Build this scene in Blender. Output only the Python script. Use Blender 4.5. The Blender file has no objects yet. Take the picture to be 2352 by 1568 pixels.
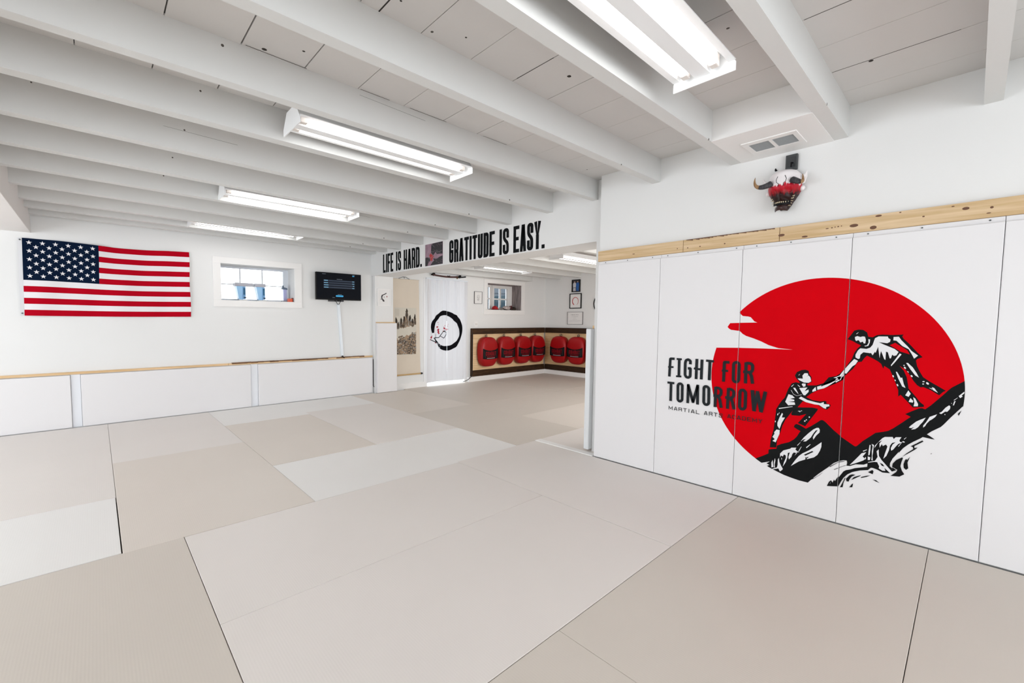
import bpy, bmesh, math, random
from mathutils import Vector, Matrix
from mathutils.geometry import tessellate_polygon
random.seed(7)
R = math.radians
C = bpy.context.scene
COL = C.collection

# ------------------------------------------------------------------ camera
YAW, PITCH, ROLL, FPX, CX, CY, H = 0.684845969, -0.0602902283, 0.00396847498, 985.295466, 1025.4894, 794.522302, 1.30
def camera():
    f = Vector((math.sin(YAW)*math.cos(PITCH), math.cos(YAW)*math.cos(PITCH), math.sin(PITCH)))
    r = Vector((math.cos(YAW), -math.sin(YAW), 0)); u = r.cross(f)
    r2 = math.cos(ROLL)*r + math.sin(ROLL)*u; u2 = -math.sin(ROLL)*r + math.cos(ROLL)*u
    cam = bpy.data.cameras.new('camera'); o = bpy.data.objects.new('camera', cam); COL.objects.link(o)
    m = Matrix((r2, u2, -f)).transposed().to_4x4(); m.translation = (0, 0, H)
    o.matrix_world = m
    cam.sensor_width = 36; cam.lens = FPX/2352*36
    cam.shift_x = (1176-CX)/2352; cam.shift_y = (CY-784)/2352
    cam.clip_start = .05; cam.clip_end = 200
    C.camera = o
camera()

# ------------------------------------------------------------------ colour management, sky, daylight
C.view_settings.view_transform = 'Standard'
C.view_settings.look = 'None'
C.view_settings.gamma = 1
C.view_settings.use_curve_mapping = False
C.view_settings.exposure = -0.13
C.cycles.use_denoising = True
C.cycles.max_bounces = 10; C.cycles.diffuse_bounces = 7; C.cycles.glossy_bounces = 3
C.cycles.transmission_bounces = 6; C.cycles.transparent_max_bounces = 8
C.cycles.sample_clamp_indirect = 6
C.cycles.caustics_reflective = False; C.cycles.caustics_refractive = False
w = bpy.data.worlds.new('sky'); C.world = w; w.use_nodes = True
w.node_tree.nodes['Background'].inputs[0].default_value = (.88, .94, 1, 1)
w.node_tree.nodes['Background'].inputs[1].default_value = 4.2

def area(name, loc, target, sx, sy, power, col):
    l = bpy.data.lights.new(name, 'AREA'); l.shape = 'RECTANGLE'; l.size = sx; l.size_y = sy
    l.energy = power; l.color = col
    o = bpy.data.objects.new(name, l); COL.objects.link(o); o.location = loc
    o.rotation_euler = (Vector(target)-Vector(loc)).to_track_quat('-Z', 'Y').to_euler()
    return o
# daylight entering through the openings behind the photographer and on the left side
area('daylight_back_opening', (0.4, -3.15, 1.35), (0.4, 4, 1.2), 4.0, 1.9, 70, (.93, .97, 1))
area('daylight_side_opening', (-4.15, 3.6, 1.35), (4, 3.6, 1.1), 4.2, 1.9, 106, (.92, .958, 1))
area('annex_fill_light', (6.4, 1.72, 1.3), (6.4, 7, 1.2), 2.6, 1.7, 46, (1, .91, .82))  # added warm fill that brightens the annex, not daylight from a known opening

# ------------------------------------------------------------------ materials
MATS = {}
def mat(name, col, rough=.6, metal=0, spec=.5, emit=None, es=1, bump=None, var=None, coat=0, alpha=None, trans=0):
    if name in MATS: return MATS[name]
    m = bpy.data.materials.new(name); m.use_nodes = True; nt = m.node_tree
    b = nt.nodes['Principled BSDF']
    b.inputs['Base Color'].default_value = (*col, 1); b.inputs['Roughness'].default_value = rough
    b.inputs['Metallic'].default_value = metal; b.inputs['Specular IOR Level'].default_value = spec
    b.inputs['Coat Weight'].default_value = coat
    if trans: b.inputs['Transmission Weight'].default_value = trans
    if emit: b.inputs['Emission Color'].default_value = (*emit, 1); b.inputs['Emission Strength'].default_value = es
    tc = nt.nodes.new('ShaderNodeTexCoord')
    if var:   # (scale, amount): gentle mottling
        n = nt.nodes.new('ShaderNodeTexNoise'); n.inputs['Scale'].default_value = var[0]; n.inputs['Detail'].default_value = 3
        nt.links.new(tc.outputs['Object'], n.inputs['Vector'])
        mx = nt.nodes.new('ShaderNodeMix'); mx.data_type = 'RGBA'
        mx.inputs[6].default_value = (*[c*(1-var[1]) for c in col], 1); mx.inputs[7].default_value = (*[min(1, c*(1+var[1])) for c in col], 1)
        nt.links.new(n.outputs['Fac'], mx.inputs[0]); nt.links.new(mx.outputs[2], b.inputs['Base Color'])
    if bump:  # (scale, strength, distance)
        n = nt.nodes.new('ShaderNodeTexNoise'); n.inputs['Scale'].default_value = bump[0]; n.inputs['Detail'].default_value = 4
        nt.links.new(tc.outputs['Object'], n.inputs['Vector'])
        bp = nt.nodes.new('ShaderNodeBump'); bp.inputs['Strength'].default_value = bump[1]; bp.inputs['Distance'].default_value = bump[2]
        nt.links.new(n.outputs['Fac'], bp.inputs['Height']); nt.links.new(bp.outputs['Normal'], b.inputs['Normal'])
    MATS[name] = m
    return m

def specks(m, scale, thr, dark, stretch=(1, 1, 1)):
    """small nail holes and chips in painted wood"""
    nt = m.node_tree; b = nt.nodes['Principled BSDF']
    tc = nt.nodes.new('ShaderNodeTexCoord'); mp = nt.nodes.new('ShaderNodeMapping'); mp.inputs['Scale'].default_value = stretch
    v = nt.nodes.new('ShaderNodeTexVoronoi'); v.inputs['Scale'].default_value = scale
    nt.links.new(tc.outputs['Object'], mp.inputs['Vector']); nt.links.new(mp.outputs['Vector'], v.inputs['Vector'])
    lt = nt.nodes.new('ShaderNodeMath'); lt.operation = 'LESS_THAN'; lt.inputs[1].default_value = thr
    nt.links.new(v.outputs['Distance'], lt.inputs[0])
    # keep only some cells
    sp = nt.nodes.new('ShaderNodeSeparateColor'); nt.links.new(v.outputs['Color'], sp.inputs[0])
    l2 = nt.nodes.new('ShaderNodeMath'); l2.operation = 'LESS_THAN'; l2.inputs[1].default_value = .35
    nt.links.new(sp.outputs[0], l2.inputs[0])
    mu = nt.nodes.new('ShaderNodeMath'); mu.operation = 'MULTIPLY'
    nt.links.new(lt.outputs[0], mu.inputs[0]); nt.links.new(l2.outputs[0], mu.inputs[1])
    mx = nt.nodes.new('ShaderNodeMix'); mx.data_type = 'RGBA'; mx.inputs[7].default_value = (*dark, 1)
    src = b.inputs['Base Color']
    if src.is_linked: nt.links.new(src.links[0].from_socket, mx.inputs[6])
    else: mx.inputs[6].default_value = src.default_value
    nt.links.new(mu.outputs[0], mx.inputs[0]); nt.links.new(mx.outputs[2], b.inputs['Base Color'])

def wood(name, c1, c2, stretch, scale=3, rough=.55, dist=2.5):
    m = bpy.data.materials.new(name); m.use_nodes = True; nt = m.node_tree; b = nt.nodes['Principled BSDF']
    tc = nt.nodes.new('ShaderNodeTexCoord'); mp = nt.nodes.new('ShaderNodeMapping'); mp.inputs['Scale'].default_value = stretch
    n = nt.nodes.new('ShaderNodeTexNoise'); n.inputs['Scale'].default_value = scale; n.inputs['Detail'].default_value = 6; n.inputs['Distortion'].default_value = dist
    r = nt.nodes.new('ShaderNodeValToRGB'); r.color_ramp.elements[0].position = .35; r.color_ramp.elements[1].position = .68
    r.color_ramp.elements[0].color = (*c1, 1); r.color_ramp.elements[1].color = (*c2, 1)
    nt.links.new(tc.outputs['Object'], mp.inputs['Vector']); nt.links.new(mp.outputs['Vector'], n.inputs['Vector'])
    nt.links.new(n.outputs['Fac'], r.inputs['Fac']); nt.links.new(r.outputs['Color'], b.inputs['Base Color'])
    b.inputs['Roughness'].default_value = rough; b.inputs['Specular IOR Level'].default_value = .2
    MATS[name] = m
    return m

WALL = mat('white_wall_paint', (.765, .767, .762), .7, bump=(90, .15, .002), var=(2.5, .015))
specks(WALL, 3.2, .012, (.15, .15, .15))
CEIL = mat('white_ceiling_paint', (.665, .65, .635), .65, bump=(40, .2, .002), var=(3, .03))
specks(CEIL, 5, .036, (.07, .06, .05))
BEAM = mat('white_joist_paint', (.675, .68, .67), .6, bump=(30, .25, .002), var=(4, .03))
specks(BEAM, 5, .036, (.08, .07, .06))
DARKGAP = mat('dark_gap', (.04, .035, .03), .9)
TRIM = mat('white_trim_paint', (.83, .82, .81), .5)
PAD = mat('white_vinyl_pad', (.755, .745, .755), .55, spec=.3, bump=(220, .12, .001))
PADSIDE = mat('pale_grey_vinyl', (.75, .77, .79), .5)
GAPW = mat('grey_filler_vinyl', (.76, .78, .82), .55)
RED = mat('mural_red_print', (.60, .0003, .005), .7, spec=.04, var=(3, .10), bump=(220, .12, .001))
INK = mat('mural_black_print', (.006, .0065, .007), .6, spec=.10, bump=(220, .12, .001))
MWHITE = mat('mural_white_print', (.74, .74, .76), .6, spec=.2)
TITLEINK = mat('mural_letter_print', (.010, .013, .016), .55, spec=.16, bump=(220, .12, .001))
LETTER = mat('black_vinyl_letter', (.006, .007, .008), .6, spec=.08)
PINE = wood('raw_pine', (.55, .38, .20), (.70, .53, .34), (6, .35, 9), 2.2)
PINEX = wood('raw_pine_x', (.62, .42, .22), (.78, .56, .34), (.3, 6, 9), 2.2)
PINEDARK = wood('torn_dark_pine', (.07, .035, .02), (.26, .13, .06), (.6, 8, 12), 3)
KNOT = mat('pine_knot', (.13, .055, .025), .6)
SCREW = mat('steel_screw', (.10, .11, .11), .4, .8)
STAIN = wood('dark_stained_wood', (.018, .009, .005), (.075, .036, .014), (.8, 8, 12), 3, .45)
PLANK = wood('light_plank', (.68, .47, .25), (.86, .66, .41), (.5, 5, 14), 2.5)
REDV = mat('red_vinyl', (.33, .0008, .003), .38, spec=.35, bump=(160, .1, .001))
REDV2 = mat('red_vinyl_print', (.22, .002, .008), .5, spec=.2)
BLK = mat('black_plastic', (.006, .006, .007), .5, spec=.15)
BLKM = mat('black_metal', (.02, .02, .022), .35, .5)
PRINTW = mat('print_white', (.55, .55, .55), .5)
FIXT = mat('fixture_white', (.86, .87, .88), .35)
TUBE = mat('fluorescent_tube', (1, 1, 1), .4, emit=(1, .985, .96), es=9)
SOCK = mat('lamp_socket', (.75, .70, .66), .5)
GLASS = mat('window_glass', (1, 1, 1), .02, trans=1); GLASS.node_tree.nodes['Principled BSDF'].inputs['IOR'].default_value = 1.02

def floor_mat_material(name, col):
    m = bpy.data.materials.new(name); m.use_nodes = True; nt = m.node_tree; b = nt.nodes['Principled BSDF']
    b.inputs['Roughness'].default_value = .48; b.inputs['Specular IOR Level'].default_value = .45
    tc = nt.nodes.new('ShaderNodeTexCoord')
    n = nt.nodes.new('ShaderNodeTexNoise'); n.inputs['Scale'].default_value = 1.2; n.inputs['Detail'].default_value = 3
    nt.links.new(tc.outputs['Object'], n.inputs['Vector'])
    mx = nt.nodes.new('ShaderNodeMix'); mx.data_type = 'RGBA'
    mx.inputs[6].default_value = (*[c*.97 for c in col], 1); mx.inputs[7].default_value = (*[c*1.03 for c in col], 1)
    nt.links.new(n.outputs['Fac'], mx.inputs[0]); nt.links.new(mx.outputs[2], b.inputs['Base Color'])
    mp = nt.nodes.new('ShaderNodeMapping'); mp.inputs['Scale'].default_value = (1, 1, 1)
    wv = nt.nodes.new('ShaderNodeTexWave'); wv.inputs['Scale'].default_value = 28; wv.bands_direction = 'X'; wv.inputs['Distortion'].default_value = .4
    nt.links.new(tc.outputs['Object'], wv.inputs['Vector'])
    bp = nt.nodes.new('ShaderNodeBump'); bp.inputs['Strength'].default_value = .10; bp.inputs['Distance'].default_value = .001
    nt.links.new(wv.outputs['Fac'], bp.inputs['Height']); nt.links.new(bp.outputs['Normal'], b.inputs['Normal'])
    MATS[name] = m
    return m
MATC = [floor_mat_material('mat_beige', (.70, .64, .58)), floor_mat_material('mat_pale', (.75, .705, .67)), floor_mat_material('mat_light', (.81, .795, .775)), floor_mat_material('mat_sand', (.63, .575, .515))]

# ------------------------------------------------------------------ mesh helpers
class MB:
    def __init__(s): s.bm = bmesh.new(); s.mi = 0
    def _mark(s, faces):
        for f in faces: f.material_index = s.mi
    def box(s, x0, x1, y0, y1, z0, z1, bev=0, seg=2):
        vs = [s.bm.verts.new((x, y, z)) for x in (x0, x1) for y in (y0, y1) for z in (z0, z1)]
        idx = [(0, 1, 3, 2), (4, 6, 7, 5), (0, 4, 5, 1), (2, 3, 7, 6), (0, 2, 6, 4), (1, 5, 7, 3)]
        fs = [s.bm.faces.new([vs[i] for i in q]) for q in idx]; s._mark(fs)
        if bev:
            es = list({e for f in fs for e in f.edges})
            r = bmesh.ops.bevel(s.bm, geom=es, offset=bev, segments=seg, affect='EDGES', profile=.5)
            s._mark(r['faces'])
        return s
    def hexa(s, pts):
        """8 points: bottom ring 0-3, top ring 4-7"""
        vs = [s.bm.verts.new(p) for p in pts]
        s._mark([s.bm.faces.new([vs[i] for i in q]) for q in [(0, 3, 2, 1), (4, 5, 6, 7), (0, 1, 5, 4), (1, 2, 6, 5), (2, 3, 7, 6), (3, 0, 4, 7)]])
        return s
    def poly(s, pts):
        vs = [s.bm.verts.new(p) for p in pts]
        for t in tessellate_polygon([[Vector(p) for p in pts]]):
            try: s._mark([s.bm.faces.new([vs[i] for i in t])])
            except ValueError: pass
        return s
    def quad(s, a, b, c, d):
        s._mark([s.bm.faces.new([s.bm.verts.new(p) for p in (a, b, c, d)])]); return s
    def tube(s, pts, r, n=10, caps=True):
        pts = [Vector(p) for p in pts]; rings = []
        rr = r if isinstance(r, (list, tuple)) else [r]*len(pts)
        ref = None
        for i, p in enumerate(pts):
            d = (pts[min(i+1, len(pts)-1)]-pts[max(i-1, 0)]).normalized()
            if ref is None: ref = d.orthogonal().normalized()
            else: ref = (ref-d*ref.dot(d)); ref = ref.normalized() if ref.length > 1e-6 else d.orthogonal().normalized()
            q = d.cross(ref)
            rings.append([s.bm.verts.new(p+(ref*math.cos(2*math.pi*k/n)+q*math.sin(2*math.pi*k/n))*rr[i]) for k in range(n)])
        fs = []
        for a, b in zip(rings, rings[1:]):
            for k in range(n): fs.append(s.bm.faces.new((a[k], a[(k+1) % n], b[(k+1) % n], b[k])))
        if caps:
            fs.append(s.bm.faces.new(rings[0][::-1])); fs.append(s.bm.faces.new(rings[-1]))
        s._mark(fs); return s
    def grid(s, fn, nu, nv, smooth=True):
        """fn(u,v) with u,v in 0..1"""
        g = [[s.bm.verts.new(fn(i/nu, j/nv)) for j in range(nv+1)] for i in range(nu+1)]
        for i in range(nu):
            for j in range(nv):
                f = s.bm.faces.new((g[i][j], g[i+1][j], g[i+1][j+1], g[i][j+1])); f.material_index = s.mi; f.smooth = smooth
        return s
    def ball(s, c, rx, ry, rz, n=12, m=8):
        g = bmesh.ops.create_uvsphere(s.bm, u_segments=n, v_segments=m, radius=1)['verts']
        fs = set()
        for v in g:
            v.co = Vector((c[0]+v.co.x*rx, c[1]+v.co.y*ry, c[2]+v.co.z*rz)); fs.update(v.link_faces)
        for f in fs: f.material_index = s.mi; f.smooth = True
        return s
    def build(s, name, mats, parent=None, smooth=False, fix=True):
        if fix: bmesh.ops.recalc_face_normals(s.bm, faces=s.bm.faces)
        if smooth:
            for f in s.bm.faces: f.smooth = True
        xs = [v.co for v in s.bm.verts]
        o0 = Vector(((min(v.x for v in xs)+max(v.x for v in xs))/2, (min(v.y for v in xs)+max(v.y for v in xs))/2, min(v.z for v in xs)))
        bmesh.ops.translate(s.bm, verts=s.bm.verts, vec=-o0)
        me = bpy.data.meshes.new(name); s.bm.to_mesh(me); s.bm.free()
        for m in (mats if isinstance(mats, (list, tuple)) else [mats]): me.materials.append(m)
        o = bpy.data.objects.new(name, me); COL.objects.link(o)
        if parent is not None:
            o.parent = parent; o.location = o0-wloc(parent)
        else: o.location = o0
        return o
def wloc(o):
    v = Vector(o.location)
    while o.parent is not None: o = o.parent; v += o.location
    return v
def tag(o, label=None, cat=None, group=None, kind=None):
    if label: o['label'] = label
    if cat: o['category'] = cat
    if group: o['group'] = group
    if kind: o['kind'] = kind
    return o
def thing(name, loc, label, cat, group=None, kind=None):
    o = bpy.data.objects.new(name, None); COL.objects.link(o); o.location = loc; o.empty_display_size = .1
    return tag(o, label, cat, group, kind)
def struct(o): o['kind'] = 'structure'; return o
def copy_tree(o, parent=None):
    c = o.copy(); COL.objects.link(c)
    if parent is not None: c.parent = parent
    for ch in [x for x in bpy.data.objects if x.parent == o]: copy_tree(ch, c)
    return c

# strokes: thick polylines in a 2D plane, mapped to 3D by fn(a,b)
def fillet(pts, rad, closed=False, n=5):
    P = [Vector(p) for p in pts]; out = []; N = len(P)
    for i, p in enumerate(P):
        if not closed and i in (0, N-1): out.append(p); continue
        a = P[i-1]-p; b = P[(i+1) % N]-p
        r = min(rad, a.length*.48, b.length*.48)
        if r < 1e-5: out.append(p); continue
        s0 = p+a.normalized()*r; s1 = p+b.normalized()*r
        for k in range(n+1):
            t = k/n; out.append(s0*(1-t)**2+p*2*t*(1-t)+s1*t*t)
    return out
def stroke(mb, pts, w, fn, closed=False, ext=0):
    P = [Vector(p) for p in pts]; Q = [P[0]]
    for p in P[1:]:
        if (p-Q[-1]).length > 1e-6: Q.append(p)
    P = Q; N = len(P)
    if ext and not closed:
        P[0] = P[0]+(P[0]-P[1]).normalized()*ext; P[-1] = P[-1]+(P[-1]-P[-2]).normalized()*ext
    L = []; Rr = []
    mb.k = getattr(mb, 'k', 0)+1
    a0, b0 = P[0]; f0 = Vector(fn(a0, b0)); nn = (Vector(fn(a0+.002, b0))-f0).cross(Vector(fn(a0, b0+.002))-f0).normalized()
    if getattr(mb, 'local', False):
        if nn.y > 0: nn = -nn
    elif nn.dot(Vector((0, 0, H))-f0) < 0: nn = -nn
    nn = nn*(.00012*mb.k); f_ = fn
    def fn(a, b): return Vector(f_(a, b))+nn
    for i in range(N):
        if closed: d0 = (P[i]-P[i-1]).normalized(); d1 = (P[(i+1) % N]-P[i]).normalized()
        else:
            d0 = (P[i]-P[i-1]).normalized() if i else (P[1]-P[0]).normalized()
            d1 = (P[i+1]-P[i]).normalized() if i < N-1 else d0
        n0 = Vector((-d0.y, d0.x)); n1 = Vector((-d1.y, d1.x)); m = n0+n1
        m = m.normalized() if m.length > 1e-4 else n0
        k = min(1/max(m.dot(n0), .3), 2.2)
        L.append(P[i]+m*w/2*k); Rr.append(P[i]-m*w/2*k)
    for i in range(N if closed else N-1):
        j = (i+1) % N
        mb.quad(fn(*L[i]), fn(*L[j]), fn(*Rr[j]), fn(*Rr[i]))
GL = {  # centre lines in a unit box; 'r' rounded corners, 'c' closed
 'L': [('', [(0, 1), (0, 0), (1, 0)])], 'I': [('', [(.5, 0), (.5, 1)])],
 'F': [('', [(1, 1), (0, 1), (0, 0)]), ('', [(0, .52), (.85, .52)])],
 'E': [('', [(1, 1), (0, 1), (0, 0), (1, 0)]), ('', [(0, .52), (.85, .52)])],
 'S': [('r', [(1, .72), (1, 1), (0, 1), (0, .60), (1, .42), (1, 0), (0, 0), (0, .28)])],
 'H': [('', [(0, 0), (0, 1)]), ('', [(1, 0), (1, 1)]), ('', [(0, .5), (1, .5)])],
 'A': [('', [(0, 0), (.40, 1), (.60, 1), (1, 0)]), ('', [(.2, .24), (.8, .24)])],
 'R': [('', [(0, 0), (0, 1)]), ('r', [(0, 1), (1, 1), (1, .48), (0, .48)]), ('r', [(.5, .48), (1, .42), (1, 0)])],
 'D': [('', [(0, 0), (0, 1)]), ('r', [(0, 1), (1, 1), (1, 0), (0, 0)])],
 'T': [('', [(0, 1), (1, 1)]), ('', [(.5, 1), (.5, 0)])],
 'U': [('r', [(0, 1), (0, 0), (1, 0), (1, 1)])],
 'G': [('r', [(1, .72), (1, 1), (0, 1), (0, 0), (1, 0), (1, .5)]), ('', [(1, .5), (.5, .5)])],
 'Y': [('', [(0, 1), (.5, .42), (1, 1)]), ('', [(.5, .45), (.5, 0)])],
 'C': [('r', [(1, .72), (1, 1), (0, 1), (0, 0), (1, 0), (1, .28)])],
 'O': [('rc', [(0, 0), (0, 1), (1, 1), (1, 0)])],
 'M': [('', [(0, 0), (0, 1), (.5, .25), (1, 1), (1, 0)])],
 'B': [('', [(0, 0), (0, 1)]), ('r', [(0, 1), (1, 1), (1, .53), (0, .53)]), ('r', [(0, .53), (1, .53), (1, 0), (0, 0)])],
}
def word(mb, text, u0, width, v0, h, t, fn, gap=.2, lw=1.0, rad=.35):
    """text laid from u0 over width; fn(u,v)->3D"""
    rel = [{'I': .45, '.': .42, 'M': 1.25, 'W': 1.35, ' ': .55}.get(c, 1.0) for c in text]
    tot = sum(rel)+gap*(len(text)-1); k = width/tot; u = u0
    for c, r in zip(text, rel):
        cw = r*k
        if c == '.':
            mb.quad(fn(u, v0), fn(u+t*1.05, v0), fn(u+t*1.05, v0+t*1.05), fn(u, v0+t*1.05))
        elif c != ' ':
            for fl, pts in GL[c]:
                q = [Vector((u+t/2+a*(cw-t), v0+t/2+b*(h-t))) for a, b in pts]
                if 'r' in fl:
                    q = fillet(q, min(cw*rad*1.4, h*.2), 'c' in fl)
                stroke(mb, q, t, fn, 'c' in fl, ext=t/2 if 'c' not in fl else 0)
        u += cw+gap*k
# ================================================================== the shell
XM = 3.71      # mural wall face
XH = 3.80      # header wall face
YB = 6.75      # far wall face
XE = 8.68      # annex end wall
ZC = 2.65      # board ceiling
XL, YN = -4.2, -3.2

mb = MB(); mb.box(XL-.3, XE+.3, YN-.3, YB+.35, -.12, -.045); struct(mb.build('floor', mat('floor_slab', (.12, .11, .10), .9)))

# far wall with two window holes and the doorway
def wall_y(name, y0, y1, xs, zs, holes, m):
    mb = MB()
    X = sorted(set([xs[0], xs[1]]+[v for h in holes for v in h[:2]])); Z = sorted(set([zs[0], zs[1]]+[v for h in holes for v in h[2:]]))
    for a, b in zip(X, X[1:]):
        for c, d in zip(Z, Z[1:]):
            if any(h[0]-1e-6 <= a and b <= h[1]+1e-6 and h[2]-1e-6 <= c and d <= h[3]+1e-6 for h in holes): continue
            mb.box(a, b, y0, y1, c, d)
    return struct(mb.build(name, m))
W1 = (1.389, 2.43, 1.574, 2.09); W2 = (6.66, 7.778, 1.534, 2.114); DOOR = (5.01, 6.0, -.05, 2.10)
wall_y('wall_far', YB, YB+.34, (XL-.3, XE+.3), (-.12, ZC+.1), [W1, W2, DOOR], WALL)
mb = MB(); mb.box(XM, XM+.25, YN-.3, 2.26, -.12, ZC+.1); struct(mb.build('wall_right', WALL))
# header over the opening, its small return beside the mural wall and the stub pier at the far end
mb = MB()
mb.box(XH, XH+.41, 2.26, YB, 2.07, ZC+.1)
mb.box(XH, XH+.41, 2.26, 2.352, -.12, 2.07)
mb.box(XH+.02, XH+.39, 6.665, YB, -.12, 2.07)
struct(mb.build('wall_header', WALL))
mb = MB(); mb.box(XE, XE+.3, 1.3, YB+.34, -.12, ZC+.1); struct(mb.build('wall_annex_end', WALL))
mb = MB()
for a, b, c, d in [(XM+.25, 5.0, -.12, ZC), (7.9, XE+.3, -.12, ZC), (5.0, 7.9, -.12, .4), (5.0, 7.9, 2.2, ZC)]: mb.box(a, b, 1.3, 1.6, c, d)
struct(mb.build('wall_annex_near', WALL))
# side and back walls of the hall (behind the photographer) with their wide openings
mb = MB()
for a, b, c, d in [(YN-.3, 1.4, -.12, ZC), (5.8, YB+.3, -.12, ZC), (1.4, 5.8, -.12, .35), (1.4, 5.8, 2.3, ZC)]: mb.box(XL-.3, XL, a, b, c, d)
struct(mb.build('wall_left', WALL))
mb = MB()
for a, b, c, d in [(XL-.3, -1.7, -.12, ZC), (2.5, XM+.1, -.12, ZC), (-1.7, 2.5, -.12, .35), (-1.7, 2.5, 2.3, ZC)]: mb.box(a, b, YN-.3, YN, c, d)
struct(mb.build('wall_back', WALL))

# ceiling: sawn boards running away from the camera, lighter slots between them
mb = MB(); rng = random.Random(3)
x = .283-.318*16
while x < XM+.1:
    gap = rng.choice([.002, .003, .004, .003, .0055, .002, .007])
    mb.box(x+gap/2, x+.318-gap/2, YN-.3, YB+.1, ZC, ZC+.025); x += .318
    if rng.random() < .25 and x < XM: pass
mb.mi = 1; mb.box(XL-.3, XM+.3, YN-.3, YB+.1, ZC+.03, ZC+.06)
mb.mi = 0
for i in range(16):   # annex, slightly lower boards
    x0 = XH+.41+i*.318; mb.box(x0+.001, x0+.316, 1.3, YB+.1, 2.46, 2.48)
mb.mi = 1
for (hx, hy, r) in [(2.078, 1.48, .013), (.702, 2.341-.03, .013), (.86, 2.20, .008), (3.16, .40, .012), (1.05, 1.60, .006), (.95, 1.66, .009), (1.42, 1.60, .006)]:
    mb.poly([(hx+r*math.cos(a*.6283), hy+r*.8*math.sin(a*.6283), ZC-.0006) for a in range(10)])
# open cracks along the joists and a few butt joints
for (xa, ya, xb, yb, wd) in [(.62, 2.335, .93, 2.338, .004), (1.25, 2.338, 1.45, 2.338, .004), (1.6, 2.338, 1.9, 2.338, .004), (2.25, 2.338, 2.5, 2.338, .003), (1.01, 1.55, 1.01, 1.72, .007), (1.873, 1.43, 1.873, 1.68, .005), (2.509, .20, 2.509, .545, .004), (3.145, .10, 3.145, .55, .004)]:
    dx, dy = xb-xa, yb-ya; l = math.hypot(dx, dy); nx, ny = -dy/l*wd/2, dx/l*wd/2
    mb.quad((xa+nx, ya+ny, ZC-.0006), (xb+nx, yb+ny, ZC-.0006), (xb-nx, yb-ny, ZC-.0006), (xa-nx, ya-ny, ZC-.0006))
struct(mb.build('ceiling', [CEIL, DARKGAP]))

# joists: near lower edge at y, thickness, underside height on the left and on the right
JO = [(-2.35, .065, 2.46, 2.46), (-1.75, .065, 2.46, 2.46), (-1.15, .065, 2.46, 2.46), (-.60, .065, 2.46, 2.46), (-.045, .065, 2.457, 2.457), (.552, .07, 2.455, 2.459), (1.125, .072, 2.452, 2.459), (1.715, .066, 2.452, 2.463), (2.345, .062, 2.45, 2.465), (2.875, .075, 2.452, 2.447), (3.455, .075, 2.452, 2.42), (4.045, .075, 2.452, 2.405), (4.62, .075, 2.452, 2.41), (5.20, .075, 2.452, 2.418), (5.80, .07, 2.452, 2.42), (6.22, .07, 2.452, 2.43), (6.58, .09, 2.452, 2.44)]
rj = random.Random(11)
for i, (y, t, zl, zr) in enumerate(JO):
    mb = MB(); xr = XM+.12 if y > 2.2 else XM+.02
    if y > 2.5: xr = XH+.02
    n = 6; xs = [XL-.2+(xr-XL+.2)*k/n for k in range(n+1)]
    for a, b in zip(xs, xs[1:]):
        def zb(x): f = max(0, (x+.5)/4.3); return zl+(zr-zl)*min(1, f)
        mb.hexa([(a, y, zb(a)), (b, y, zb(b)), (b, y+t, zb(b)), (a, y+t, zb(a)), (a, y, ZC+.01), (b, y, ZC+.01), (b, y+t, ZC+.01), (a, y+t, ZC+.01)])
    mb.mi = 1
    if i in (9, 10, 12, 8):
        for _ in range(1):
            xa = rj.uniform(-.2, 3); l = rj.uniform(.2, .7); z = rj.uniform(2.49, 2.63)
            mb.quad((xa, y-.0006, z), (xa+l, y-.0006, z-.01), (xa+l, y-.0006, z-.0115), (xa, y-.0006, z-.0012))
    struct(mb.build('trim_%d' % (i+1), [BEAM, DARKGAP]))
# the big beam on the left that carries the joists
mb = MB(); mb.box(-.98, -.53, 1.0, YB, 2.262, ZC+.01, .004); mb.box(-.98, -.53, YN, 1.0, 2.46, ZC+.01)
struct(mb.build('trim_20', mat('white_beam_paint', (.80, .78, .76), .6, var=(3, .02))))
# plasterboard box with the air vent between two joists, against the mural wall
mb = MB(); mb.box(3.12, XM, .62, 1.127, 2.456, ZC+.01); struct(mb.build('trim_21', TRIM))
# annex joists and the dropped strip over its window
for k, y in enumerate((2.3, 2.95, 3.55, 4.55, 5.1, 5.74, 6.28)):
    mb = MB(); mb.box(XH+.41, XE, y, y+.07, 2.29, 2.47); struct(mb.build('trim_%d' % (22+k), BEAM))
mb = MB(); mb.box(XH+.41, 7.95, 6.56, YB, 2.215, 2.47); struct(mb.build('trim_30', BEAM))
# white threshold strip filling the gap where the mats of the two rooms meet
mb = MB(); mb.box(3.652, 3.735, 2.255, 2.943, -.045, .006, .003); struct(mb.build('trim_31', TRIM))
mb = MB(); mb.box(3.60, 4.21, 2.29, 2.42, -.045, .0, 0); struct(mb.build('trim_32', TRIM))

# baseboards in the annex
mb = MB(); mb.box(XE-.10, XE, 1.6, 6.66, -.04, .10); struct(mb.build('baseboard_annex_end', TRIM))
mb = MB(); mb.box(6.06, XE, 6.66, YB, -.04, .10); mb.box(4.22, 5.01, 6.735, YB, -.04, .10); struct(mb.build('baseboard_annex_far', TRIM))

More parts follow.
